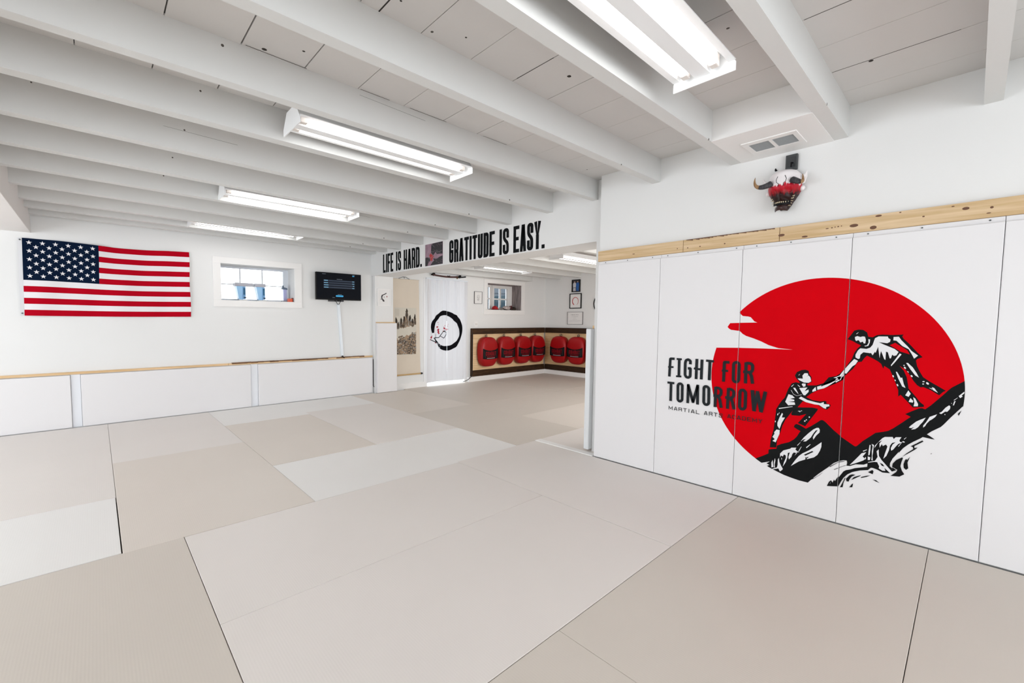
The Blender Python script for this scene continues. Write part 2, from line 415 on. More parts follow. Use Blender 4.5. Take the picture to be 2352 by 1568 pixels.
# ---- windows
def window_trim(mb, W, o, y0):
    x0, x1, z0, z1 = W; a, b, c, d = o
    mb.box(a, b, y0-.018, y0+.001, c, z0, .003); mb.box(a, b, y0-.018, y0+.001, z1, d, .003)
    mb.box(a, x0, y0-.018, y0+.001, z0, z1, .003); mb.box(x1, b, y0-.018, y0+.001, z0, z1, .003)
w1 = thing('window_1', (1.9, YB, 1.48), None, None); struct(w1)
mb = MB(); window_trim(mb, W1, (1.288, 2.545, 1.482, 2.181), YB); mb.build('casing', TRIM, w1)
FR = mat('window_frame_paint', (.74, .78, .84), .45)
mb = MB(); y0, y1 = 7.03, 7.07
mb.box(W1[0], W1[1], y0, y1, W1[2], W1[2]+.03); mb.box(W1[0], W1[1], y0, y1, 2.062, W1[3])
mb.box(W1[0], W1[0]+.035, y0, y1, W1[2]+.03, 2.062); mb.box(2.355, W1[1], y0, y1, W1[2]+.03, 2.062); mb.build('window_frame', FR, w1)
mb = MB()
for x in (1.715, 2.036): mb.box(x-.005, x+.005, y0+.01, y1-.01, W1[2], W1[3])
mb.box(W1[0], 2.36, y0+.01, y1-.01, 1.819, 1.829); mb.build('muntin', mat('muntin_paint', (.35, .38, .40), .5), w1)
mb = MB(); mb.box(W1[0]+.02, 2.36, 7.048, 7.052, W1[2]+.02, 2.075); mb.build('pane', GLASS, w1)
w2 = thing('window_2', (7.2, YB, 1.43), None, None); struct(w2)
mb = MB(); window_trim(mb, W2, (6.55, 7.89, 1.431, 2.197), YB); mb.build('casing', TRIM, w2)
mb = MB(); mb.box(W2[0], 7.082, 7.04, 7.08, 2.06, W2[3]); mb.box(7.03, 7.082, 7.04, 7.08, W2[2], 2.06); mb.box(W2[0], 7.03, 7.045, 7.075, 1.788, 1.812)
mb.box(W2[0], 7.03, 7.04, 7.08, W2[2], W2[2]+.03)
mb.box(7.082, 7.152, 7.02, 7.075, W2[2], W2[3]); mb.box(7.586, 7.70, 7.02, 7.075, W2[2], W2[3]); mb.box(7.70, 7.778, 7.035, 7.08, W2[2], W2[3])
mb.box(7.152, 7.586, 7.02, 7.075, 2.042, W2[3]); mb.box(7.152, 7.586, 7.02, 7.075, W2[2], 1.60)
mb.box(7.351, 7.379, 7.025, 7.07, 1.60, 2.042); mb.box(7.152, 7.586, 7.027, 7.068, 1.778, 1.809)
mb.build('window_frame', TRIM, w2)
mb = MB(); mb.box(W2[0], 7.69, 7.046, 7.05, W2[2]+.02, 2.07); mb.build('pane', GLASS, w2)
mb = MB(); RV = wood('weathered_planks', (.16, .13, .13), (.42, .36, .35), (4, 9, .5), 3)
for k in range(3): mb.box(7.768, 7.778, YB+.004+k*.096, YB+.096+k*.096, W2[2], W2[3])
mb.box(W2[0], W2[1], YB+.004, 7.02, W2[3]-.008, W2[3]); mb.build('reveal', RV, w2)
# ---- doorway behind the curtain
d1 = thing('door_1', (5.5, YB, 0), None, None); struct(d1)
mb = MB(); mb.box(4.93, 5.015, YB-.012, YB+.345, -.04, 2.12); mb.box(5.995, 6.06, YB-.012, YB+.345, -.04, 2.12); mb.box(5.015, 5.995, YB+.002, YB+.345, 2.09, 2.12); mb.box(5.016, 5.994, YB-.010, YB+1.5, -.049, -.008); mb.build('door_frame', TRIM, d1)

# ---- outside, seen through the annex window
mb = MB(); mb.box(6.5, 20, 7.12, 16, 1.28, 1.36); mb.mi = 0
o = mb.build('ground', mat('pale_gravel', (.16, .17, .175), .9)); struct(o)
mb = MB(); mb.box(7.9, 20, 14.5, 14.8, 1.3, 6.0)
for k in range(14): mb.box(7.9, 20, 14.47, 14.5, 1.4+k*.3, 1.42+k*.3)
tag(mb.build('neighbour_wall', mat('grey_blue_siding', (.075, .09, .105), .8)), 'pale grey blue building wall outside beyond the annex window', 'building')
car = thing('parked_car', (13.9, 13.1, 1.36), 'dark parked car outside, behind the white paned annex window', 'car')
def prof(mb, pts, y0, y1, inset=0):
    n = len(pts); a = [mb.bm.verts.new((x, y0+inset, z)) for x, z in pts]; b = [mb.bm.verts.new((x, y1-inset, z)) for x, z in pts]
    fs = [mb.bm.faces.new((a[i], a[(i+1) % n], b[(i+1) % n], b[i])) for i in range(n)]+[mb.bm.faces.new(a[::-1]), mb.bm.faces.new(b)]
    mb._mark(fs)
mb = MB(); prof(mb, [(11.7, 1.50), (11.75, 1.86), (12.1, 1.98), (12.8, 2.04), (15.2, 2.04), (15.7, 1.9), (15.75, 1.50)], 12.3, 13.9); mb.build('body', mat('dark_car_paint', (.012, .028, .038), .5, spec=.15), car)
mb = MB(); prof(mb, [(12.7, 2.04), (13.0, 2.28), (13.3, 2.34), (14.2, 2.32), (14.9, 2.04)], 12.3, 13.9, .12); mb.build('cabin', mat('dark_car_glass', (.02, .04, .05), .4, spec=.2), car)
for x in (12.5, 14.9):
    for y in (12.35, 13.75):
        mb = MB(); mb.tube([(x, y, 1.62), (x, y+.18, 1.62)], .26, 18); mb.build('wheel', BLK, car)

# ================================================================== floor mats
MG = 'training mats laid over the floor'
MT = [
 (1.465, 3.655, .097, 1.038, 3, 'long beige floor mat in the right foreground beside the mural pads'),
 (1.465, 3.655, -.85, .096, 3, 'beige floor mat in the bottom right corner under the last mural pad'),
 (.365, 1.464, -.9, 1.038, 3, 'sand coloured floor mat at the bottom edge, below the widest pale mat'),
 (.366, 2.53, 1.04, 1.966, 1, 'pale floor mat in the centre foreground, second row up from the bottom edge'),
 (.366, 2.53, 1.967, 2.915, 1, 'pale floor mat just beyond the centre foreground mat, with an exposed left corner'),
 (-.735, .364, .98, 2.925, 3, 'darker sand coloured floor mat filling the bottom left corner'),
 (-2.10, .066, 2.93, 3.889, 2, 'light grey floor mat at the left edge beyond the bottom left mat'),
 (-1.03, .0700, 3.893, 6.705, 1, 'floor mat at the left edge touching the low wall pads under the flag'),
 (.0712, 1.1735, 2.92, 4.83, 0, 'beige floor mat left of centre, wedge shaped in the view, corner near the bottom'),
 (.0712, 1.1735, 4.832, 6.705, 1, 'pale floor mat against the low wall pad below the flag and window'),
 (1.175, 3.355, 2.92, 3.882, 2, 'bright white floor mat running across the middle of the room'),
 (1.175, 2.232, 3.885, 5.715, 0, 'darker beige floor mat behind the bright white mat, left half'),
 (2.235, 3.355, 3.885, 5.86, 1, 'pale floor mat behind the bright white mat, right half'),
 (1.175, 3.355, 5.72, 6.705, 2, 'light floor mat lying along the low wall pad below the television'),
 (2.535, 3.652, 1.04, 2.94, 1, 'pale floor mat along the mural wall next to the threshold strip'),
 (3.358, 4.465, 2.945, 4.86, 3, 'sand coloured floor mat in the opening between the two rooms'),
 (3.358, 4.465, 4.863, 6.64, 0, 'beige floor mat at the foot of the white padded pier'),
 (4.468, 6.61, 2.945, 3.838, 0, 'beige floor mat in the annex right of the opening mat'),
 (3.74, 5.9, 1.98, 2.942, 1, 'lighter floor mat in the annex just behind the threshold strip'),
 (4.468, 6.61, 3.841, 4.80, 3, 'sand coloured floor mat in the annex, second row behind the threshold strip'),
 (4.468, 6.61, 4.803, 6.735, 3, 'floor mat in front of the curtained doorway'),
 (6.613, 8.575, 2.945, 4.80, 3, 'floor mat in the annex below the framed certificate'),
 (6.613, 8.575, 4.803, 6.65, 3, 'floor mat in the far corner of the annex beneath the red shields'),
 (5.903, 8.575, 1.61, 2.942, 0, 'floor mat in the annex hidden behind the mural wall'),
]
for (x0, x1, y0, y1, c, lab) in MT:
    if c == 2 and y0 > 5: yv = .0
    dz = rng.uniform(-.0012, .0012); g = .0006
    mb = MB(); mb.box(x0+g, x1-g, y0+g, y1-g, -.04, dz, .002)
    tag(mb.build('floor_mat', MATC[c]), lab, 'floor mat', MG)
# filler strips out of view so the slab never shows
mb = MB(); mb.box(XL, -2.1, YN, YB-.05, -.04, -.001); mb.box(-2.1, -.737, YN, 2.927, -.04, -.001); mb.box(-.735, .363, YN, .978, -.04, -.001); mb.box(.366, XM-.06, YN, -.902, -.04, -.001); mb.box(-2.1, -1.032, 3.893, 6.7, -.04, -.001); mb.box(.366, 1.46, -.902, -.9, -.04, -.001)
mb.box(4.2, 5.9, 1.6, 1.978, -.04, -.001)
mb.box(3.352, 3.80, 5.865, 6.7, -.04, -.004)
struct(mb.build('floor', MATC[0]))

# ================================================================== mural wall: pads, rail, mural
def round_pad(name, x0, x1, y0, y1, z0, z1, lab, group, m=PAD, bev=.004, seg=3):
    t = thing(name, ((x0+x1)/2, (y0+y1)/2, z0), lab, 'wall pad', group)
    mb = MB(); mb.box(x0, x1, y0, y1, z0, z1, bev, seg); mb.build('cushion', m, t)
    return t
SE = [2.243, 1.671, 1.082, .498, -.0825, -.66, -1.24]
labs = ['white wall pad at the left end of the mural wall, left of the lettering', 'white wall pad behind the left half of the painted lettering', 'white wall pad with the middle left of the red sun', 'white wall pad with the right half of the red sun and the leaning climber', 'white wall pad right of the mural at the picture edge', 'white wall pad beyond the right picture edge']
for i in range(6):
    ya, yb = SE[i+1]+.0010, SE[i]-.0010
    t = round_pad('wall_pad', 3.661, XM-.001, ya, yb, .004, 1.822, labs[i], 'tall white pads on the mural wall')
    mb = MB(); mb.box(3.682, XM-.001, ya, yb, 1.8225, 1.851); fl = mb.build('flange', PAD, t)
    ry = random.Random(i)
    for k in range(3):
        y = ya+.06+(yb-ya-.12)*k/2+ry.uniform(-.02, .02)
        mb = MB(); mb.tube([(3.682, y, 1.838), (3.679, y, 1.838)], .004, 8); mb.build('screw', SCREW, fl)
BR = [(1.501, 2.255, 'pale pine board above the left end of the mural pads'), (.873, 1.500, 'pine board with dark bark along its top edge above the mural lettering'), (-1.3, .872, 'long knotty pine board above the red sun, running out of view')]
KN = [(.497, 1.897, .020, .010), (.41, 1.871, .015, .011), (.39, 1.937, .014, .006), (.735, 1.864, .016, .006), (.054, 1.915, .013, .008), (-.034, 1.904, .006, .006), (.623, 1.899, .008, .003), (.207, 1.900, .005, .004), (-.025, 1.876, .008, .003), (.861, 1.892, .018, .009), (1.375, 1.882, .006, .004), (1.205, 1.881, .005, .005), (1.465, 1.882, .005, .004), (1.544, 1.886, .004, .004), (1.909, 1.885, .012, .003), (.30, 1.94, .005, .003), (.60, 1.90, .004, .004), (.585, 1.902, .003, .003), (.57, 1.903, .004, .004), (.555, 1.904, .003, .003), (.1, 1.935, .006, .003)]
for a, b, lab in BR:
    mb = MB(); mb.box(3.674, XM-.001, a+.0008, b-.0008, 1.8525, 1.948, .002)
    t = thing('wood_rail', (3.69, (a+b)/2, 1.85), lab, 'board', 'pine boards screwed above the mural pads'); mb.build('board', PINE, t)
    for (y, z, ry_, rz_) in KN:
        if a < y < b:
            mb = MB(); mb.poly([(3.6732, y+ry_*math.cos(q*.524), z+rz_*math.sin(q*.524)) for q in range(12)]); mb.build('knot', KNOT, t)
    mb = MB()
    if a == .873:
        for q in range(24):
            y0_ = .9+q*.024; h = .006+.008*random.random(); mb.quad((3.6732, y0_, 1.9475), (3.6732, y0_+.026, 1.9475), (3.6732, y0_+.026, 1.9475-h*.6), (3.6732, y0_, 1.9475-h))
    if len(mb.bm.verts): mb.build('bark_edge', KNOT, t)
    else: mb.bm.free()

# traced outlines of the mural in its own plane: distance along the wall and height, in 0.1 mm
RED_P = [[10861,13660,10664,13883,10457,14095,10241,14296,10018,14487,9786,14666,9548,14833,9303,14989,9051,15132,8794,15262,8532,15380,8265,15484,7994,15575,7720,15652,7442,15715,7163,15765,6881,15801,6598,15822,6315,15829,6032,15823,5749,15802,5468,15767,5188,15718,4910,15656,4636,15579,4365,15489,4098,15386,3835,15269,3578,15139,3326,14997,3080,14842,2841,14675,2610,14497,2386,14307,2170,14106,1962,13894,1764,13673,1575,13442,1396,13201,1227,12952,1068,12695,921,12430,784,12158,659,11880,546,11595,445,11305,355,11011,278,10712,214,10410,162,10105,123,9798,244,9426,414,9294,1005,8367,1542,7761,1809,7657,2293,6977,2882,6348,3625,5839,4241,5078,4631,5251,5294,5743,5173,5457,5920,6288,6684,5633,7184,4944,8230,4144,8951,3320,9450,3124,9628,3242,9802,3367,9972,3498,10138,3635,10300,3778,10457,3927,10610,4082,10758,4242,10901,4408,11039,4578,11171,4754,11299,4934,11420,5119,11536,5308,11646,5502,11750,5699,11848,5900,11940,6105,12025,6312,12105,6523,12177,6737,12243,6953,12303,7171,12355,7392,12402,7614,12441,7838,12473,8063,12499,8289,12517,8516,12529,8743,12533,8971,12531,9199,12522,9427,12506,9654,12483,9880,12453,10106,12416,10330,12372,10553,12322,10774,12265,10993,12263,10993,10809,11056,9277,11086,7635,11095,8441,11152,9015,11347,9435,11576,9932,11787,10368,11941,10591,12083,10783,12292,11346,12366,11502,12472,11583,12592,11422,12863,10587,12900,9731,12918,9910,13000,10022,13146,10134,13293,10279,13348,10642,13392,10749,13507]]
MOUNT_P = [[9453,3119,9043,3406,8701,3672,8698,3961,8257,4119,8238,4337,7991,4518,7583,4733,7321,4983,7169,5223,7048,5523,6986,5621,7190,5717,7362,5837,7322,5983,7232,6069,7070,6032,6934,5963,6719,5842,6444,6086,6199,6334,5982,6568,5883,6576,5754,6485,5318,6013,4993,5723,4968,5678,4640,5449,4318,5224,4258,5212,4190,5271,3960,5618,3632,5998,3417,6253,3089,6385,2918,6467,2888,6483,2688,6675,2339,7088,2017,7488,2243,7611,1974,7834,1710,8038,1595,8066,1478,8018,1281,8266,1071,8584,848,8928,679,9204,562,9381,341,9594,123,9798,110,9658,99,9517,90,9377,85,9236,82,9095,82,8954,84,8814,89,8673,97,8532,107,8392,124,8394,517,7714,750,7276,852,7113,1173,6805,1343,6597,1215,6508,1030,6361,1152,6363,1497,6404,1570,6315,1850,6047,2039,5841,2228,5588,2396,5254,2392,5330,2627,4864,2721,4555,2723,4365,2621,4266,2623,4076,2703,3942,2866,3918,3019,3900,3247,4013,3430,4060,3520,4051,3649,3869,3992,3751,4339,3554,4547,3352,4729,3064,4839,2777,4938,2476,4973,2431,5321,2341,5498,2303,5409,2606,5313,2738,5232,2608,5166,2833,5131,2724,5023,2995,4928,3090,4747,3480,4631,3596,4465,3676,4232,3833,3681,4066,3680,4285,3847,4158,4243,4079,4475,3907,4619,3885,4599,4091,4622,4219,4779,4195,4996,4088,5237,3888,5525,3503,5943,2987,6169,2676,6203,2572,6315,2464,6461,2233,6937,2245,7345,2306,7763,2388,8425,2612,8661,2709,8751,2757,8610,2867,8788,2928,8591,3124,9082,2893]]
FIG1_P = [[4928,11910,4797,12145,4643,12454,4453,12522,4233,12500,4064,12354,3999,12094,3811,12063,3632,12198,3399,12242,2990,12228,2519,12267,2575,12158,2507,12017,2275,11741,1915,11230,1716,10997,1911,10877,1966,10785,1902,10454,1768,10113,1638,9845,1419,9658,762,9184,858,9102,994,8894,1325,9145,1611,9284,1715,9254,1851,9361,2005,9592,2191,9965,2349,10218,2601,10423,2420,10158,2280,9777,2176,9125,1892,8716,1686,8390,1538,8254,1533,8148,1956,8045,2163,8318,2477,8724,2570,8602,2588,8982,2823,9719,2996,10177,3236,10369,3266,10189,3370,10476,3507,10613,3752,10781,4000,10932,4102,10793,4226,10538,4390,10507,4592,10069,4966,9569,5069,9285,5349,9057,5928,8669,5957,8986,5720,9411,5370,9527,5202,9682,4987,10033,4676,10676,4581,11065,4455,11339,4299,11545,4468,11643,4698,11804]]
FIG2_P = [[8635,4129,8606,4679,8470,5457,8388,6712,8394,6876,8244,7229,8092,7538,7939,7763,7772,8392,7598,8795,7382,8900,7163,8865,7198,8960,7362,9160,7448,9350,7349,9598,7108,9759,6896,9798,6741,9734,6702,9524,6574,9323,6580,9128,6531,9036,6706,8899,6794,8830,6730,8760,6314,8810,5745,9107,5361,9395,5313,9569,5178,9658,5017,9748,4953,9532,5052,9298,5403,9071,5759,8763,6241,8491,6557,8235,6787,7968,6479,7817,6064,7782,5834,7855,5746,7811,5770,7711,5538,7633,5587,7454,5723,7298,5869,7331,6170,7534,6958,7667,7217,7210,6428,7318,6159,7284,6184,7163,6765,5999,7157,6142,6739,6834,7100,6652,7507,6620,7544,6734,7458,6950,7605,6683,7844,6235,7988,5800,8069,5374,8240,4719,8268,4195]]
HOLES_P = [[3063,11615,2843,11770,2508,11498,2329,11347,2222,11122,2595,11260,2854,11462]]
W1_P = [[4598,12056,4490,12116,4350,12064,4242,12105,4147,12089,4097,11885,4115,11677,4182,11674,4228,11785,4334,11724,4423,11872,4531,11811,4577,11904],[3992,11945,3911,11929,3916,11742,3973,11534,4106,11490,4148,11525,4029,11569,3969,11740],[3735,11861,3702,12011,3550,12127,3163,12132,3133,12031,3041,11962,3059,11815,3170,11730,3534,11777,3268,11623,2851,11408,2681,11237,2759,11033,2857,10990,2936,11058,2976,10836,3027,10833,3120,11192,3198,11224,3201,10728,3255,10780,3406,11249,3436,11062,3451,10821,3548,11499,3635,11124,3665,11196,3761,10967,3834,11111,3873,11090,4171,11128,4300,10969,4318,10740,4384,10697,4513,10784,4521,10955,4422,11227,4318,11366,4045,11343,3888,11426,3789,11599],[4564,10684,4393,10583,4493,10346,4627,10220,4888,9732,5003,9760,5120,9475,5184,9273,5352,9116,5415,9207,5361,9332,5305,9377,5483,9417,5367,9469,5198,9584,5012,9953,4721,10442],[2921,12111,2710,12136,2602,11942,2315,11562,2159,11321,1896,11072,2042,10885,2150,11144,2284,11421,2536,11586,2799,11898,2925,11912],[2942,10372,2957,10436,2627,11150,2550,11101,2813,10594],[2344,10613,2271,10619,2066,10369,1908,10064,1801,9810,1949,9918,2157,10254],[2738,10055,2688,10060,2523,9715,2462,9739,2383,9369,2299,9145,2438,9218,2620,9668],[2183,9016,2078,8833,2154,8643,2291,8713],[2140,8357,2078,8582,1963,8437,1969,8329,2115,8343],[1973,8651,1885,8574,1763,8272,1769,8146,1936,8120,1909,8320],[1288,9324,1194,9284,1046,9026,1234,9157],[1401,9275,1272,9239,1258,9182],[2339,10270,2360,10259,2388,10272,2413,10304,2425,10345,2419,10376,2398,10388,2370,10375,2345,10342,2333,10302],[2393,10466,2398,10448,2412,10437,2430,10435,2445,10444,2452,10461,2447,10478,2433,10490,2414,10491,2399,10482],[2054,9821,2073,9809,2099,9821,2121,9850,2131,9886,2126,9915,2107,9927,2081,9915,2059,9886,2049,9850],[1403,9465,1424,9446,1459,9452,1494,9483,1515,9525,1515,9563,1493,9582,1458,9575,1424,9545,1402,9503],[1568,9606,1576,9587,1598,9573,1627,9569,1651,9578,1661,9596,1653,9615,1630,9629,1601,9633,1577,9624],[1591,9463,1596,9442,1612,9427,1632,9425,1649,9435,1657,9455,1651,9476,1636,9491,1615,9494,1598,9483],[2812,9718,2831,9720,2851,9747,2864,9787,2866,9827,2855,9849,2836,9847,2816,9820,2803,9779,2802,9740],[2604,9206,2624,9206,2647,9231,2665,9273,2669,9316,2660,9342,2639,9343,2616,9317,2599,9275,2594,9233],[2717,9502,2731,9500,2748,9516,2762,9542,2767,9571,2762,9589,2748,9591,2731,9576,2717,9549,2712,9521],[2218,10064,2230,10061,2248,10073,2266,10097,2277,10123,2275,10141,2263,10144,2245,10132,2227,10108,2216,10082],[4529,12234,4441,12338,4449,12352,4545,12261]]
W2_P = [[7022,9177,7046,9391,6946,9558,6780,9575,6744,9442,6845,9333,6728,9424,6633,9317,6577,9051,6707,8938,6950,8930,7202,9059,7300,9167,7145,9184],[7067,8798,7009,8864,6856,8862,6863,8685,6968,8632],[7179,8527,6996,8570,6754,8620,6895,8346,6688,8491,6682,8335,6853,8077,6945,8084],[7282,8752,7137,8631,7151,8590,7264,8695],[7507,8506,7397,8519,7227,8184,7208,8107,7422,8357],[7741,8034,7532,7982,7384,7823,7650,7745,7410,7699,7406,7600,7736,7510,7387,7523,7349,7369,7726,7269,7895,7486],[7181,7832,7063,7968,6719,7781,6266,7693,6059,7667,5888,7770,5883,7636,5625,7657,5591,7548,5760,7464,5755,7350,5871,7369,6112,7543,6348,7545,6803,7631],[6493,8477,6339,8710,6299,8464,6488,8361],[6266,8738,6051,8842,6077,8762,5628,9045,5248,9351,5336,9454,5200,9525,5117,9515,4993,9825,4958,9643,5088,9481,5134,9289,5246,9314,5760,8801,5927,8665,6243,8529],[8041,6689,7989,6617,8044,6362,7866,6394,8029,5997,8141,5544,8265,5746,8274,5950,8174,6339],[8428,5258,8304,5470,8122,5466,8127,5197,8243,4801,8316,4557,8503,4619,8375,4772,8515,4908,8407,5138],[7045,6960,7051,6931,7069,6910,7092,6906,7111,6920,7119,6947,7113,6976,7095,6997,7073,7000,7053,6986],[7138,6964,7142,6947,7152,6935,7166,6933,7177,6941,7182,6956,7178,6973,7168,6985,7154,6988,7143,6979],[6967,7012,6971,6993,6983,6980,6998,6977,7011,6986,7016,7004,7012,7023,7000,7037,6985,7040,6973,7030],[6755,6357,6762,6326,6781,6303,6805,6299,6825,6314,6834,6342,6828,6374,6809,6396,6785,6400,6764,6386],[6686,6449,6691,6425,6705,6408,6724,6404,6740,6416,6747,6438,6742,6462,6727,6479,6709,6482,6693,6471],[6538,6661,6544,6632,6561,6612,6583,6608,6602,6622,6610,6648,6604,6677,6587,6697,6565,6701,6546,6687],[8366,6024,8370,5986,8382,5962,8398,5959,8413,5978,8419,6014,8416,6051,8403,6076,8387,6079,8373,6059],[8250,6538,8268,6493,8289,6468,8304,6474,8308,6507,8300,6555,8282,6600,8261,6625,8246,6620,8242,6587],[8177,6658,8180,6636,8187,6621,8197,6619,8206,6631,8210,6652,8208,6674,8200,6689,8190,6691,8181,6679],[8228,6933,7482,7203,7487,7234,8238,6996],[7238,9379,7178,9470,7187,9481,7256,9401],[7620,8324,7478,8066,7468,8074,7601,8341],[7478,8065,7283,7971,7278,7984,7469,8091],[7041,8111,7289,7991,7286,7978,7035,8085],[7592,8557,7478,8720,7491,8736,7618,8590]]
WM_P = [[6957,4926,6798,5234,6552,5592,6332,5873,6160,6015,6059,6028,6004,5906,6009,5739,6163,5506,6303,5191,6335,5335,6267,5551,6104,5886,6203,5832,6321,5607,6437,5313,6583,5112,6682,4988,6826,4955,6690,5156,6831,5074],[5882,5117,5881,4801,5944,4519,6057,4224,6227,4013,6580,3804,6597,3902,6664,3936,6657,3767,6991,3543,7406,3120,7182,3597,7007,3918,6830,4134,6502,4418,6182,4764],[8033,3837,7861,4091,7483,4304,7432,4385,7164,4449,7212,4316,7128,4233,6992,4197,7175,4083,7284,4091,7360,3968,7405,3748,7533,3541,7568,3707,7499,4038,7607,3977,7621,3658,7690,3325,7843,2967,7799,3261,7702,3603,7709,3776,7822,3819,7871,3665,7985,3707,8035,3553],[8142,3384,8090,3504,8050,3230,7957,3007,7835,2792,7887,2689,7995,2571,8088,2758,8255,2676,8482,2578,8427,2647,8175,2805,8140,2993],[8359,3113,8315,3429,8280,3277,8311,2983,8288,2775,8345,2759],[8502,3076,8438,3272,8413,3027,8375,2787,8487,2720],[7234,3878,7125,4165,7047,4218],[6621,4550,6433,4828,6451,4850,6656,4595],[7005,4250,6894,4575,6910,4583,7038,4267],[7105,4603,6961,4849,6973,4861,7129,4627],[7918,3495,7919,3453,7926,3425,7937,3423,7946,3446,7951,3486,7950,3528,7942,3556,7932,3558,7923,3535],[6186,2608,5922,2910,5928,2921,6199,2630],[4478,3973,4255,4347,3972,4847,3768,4962,3852,4778,3917,4664,3795,4532,3882,4411,4246,4134],[3672,4368,3361,4531,3261,4798,3321,5136,3238,5268,3208,4875,3087,4650,2958,4492,2611,4047,2693,3951,2945,4209,2893,4032,3024,4011,3185,4111,3168,4244,3268,4474,3380,4461,3648,4342],[3414,5451,3115,5982,3010,6085,2687,6154,2638,6039,2559,6166,2328,6216,2403,6013,2378,5926,2272,5918,2435,5788,2533,5609,2630,5398,2713,5315,2731,5468,2666,5704,2545,5872,2692,5792,2770,5617,2800,5326,2892,4955,3014,4748,2963,5064,2875,5529,2945,5639,3071,5515,3121,5631,3199,5389,3221,5640,3109,5856,3279,5691,3419,5305],[3554,5532,3450,5491,3465,5327,3473,5002,3487,4805,3462,4520,3520,4538,3509,4799,3522,5087,3501,5382],[3668,4792,3669,5052,3641,5447,3596,5457,3594,5167,3613,4838],[3678,4497,3688,4722,3572,4686,3587,4520],[5366,2482,5310,2670,5342,2523],[3899,4968,3737,5119,3746,5144,3917,5019],[2210,6103,2126,6237,2134,6250,2227,6129],[2417,5624,2307,5873,2317,5883,2438,5644],[2179,5947,2193,5927,2221,5920,2253,5927,2278,5947,2284,5970,2271,5990,2243,5997,2210,5990,2186,5970],[3763,4589,3765,4546,3775,4517,3790,4514,3802,4537,3808,4577,3806,4620,3796,4649,3782,4652,3769,4630],[2057,6846,2011,6943,1789,7251,1640,7381,1436,7543,1538,7269,1627,7106,1697,6946,1808,6807,1962,6746,1852,6916,1967,6834],[1504,6956,1509,7071,1405,7294,1287,7618,1015,7810,1082,7641,1205,7475,1277,7404,1382,7211,1432,7057],[945,7893,857,7979,723,8242,603,8387,555,8325,566,8183,658,8013,730,8015,869,7849],[470,8408,436,8637,384,8659,434,8414],[291,8950,105,9218,100,9128,188,8992,150,8942,234,8847],[441,8678,319,8842,325,8855,454,8704],[713,7848,716,7831,725,7819,736,7817,745,7826,750,7842,747,7859,738,7871,727,7873,718,7864],[510,8514,512,8502,518,8494,526,8493,532,8499,535,8510,534,8522,528,8530,520,8531,513,8525]]
KM_P = [[2251,5022,2474,4809,2612,4552,2625,4359,2405,4231,2441,4095,2664,3795,2302,3852,2111,4048,2214,4222,2289,4482,2259,4740,2208,5002],[2170,4639,2128,4867,2081,4972,2037,4922,1933,5140,2020,4772,1973,4444,2051,4329,2150,4426],[4606,3049,4449,3329,4333,3413,4178,3424,4350,3258,4437,3065,4478,2902,4575,2890],[4364,3037,4254,3253,3933,3478,3977,3399,4203,3184],[3939,3344,3746,3466,3522,3580,3676,3437,3914,3302],[3632,3744,3447,3942,3398,3858,3424,3673],[3420,3349,3262,3348,3099,3219,3281,3277],[4873,2411,4785,2658,4657,3101,4632,3075,4715,2747,4739,2453],[4426,2549,4328,2764,4265,2856,4296,2590],[1932,5765,1496,6209,1454,6149,1791,5813,1785,5692,1656,5759,1761,5606,2252,5053,2076,5314,1823,5622,1849,5739],[1156,5511,1100,5570,1126,5489],[3157,4472,3021,4412,2949,4287,3060,4305],[2446,4204,2613,4331,2622,4069],[5189,3459,4760,3822,4766,3836,5199,3488],[4760,3810,4572,3941,4575,3953,4766,3834],[5405,3583,5013,3998,5022,4017,5424,3620],[5013,3982,4726,4138,4730,4163,5022,4033],[4471,3902,4103,4164,4107,4179,4479,3932],[4100,4151,3673,4438,3678,4459,4110,4193],[270,7967,148,8182,193,8022,238,7848],[6748,4068,6321,4428,6268,4374,6668,4020],[6607,3831,6586,3939,6484,3998,6532,3901],[6198,2561,5921,2871,5926,2881,6209,2582],[5918,2869,5755,3101,5760,3108,5928,2883]]
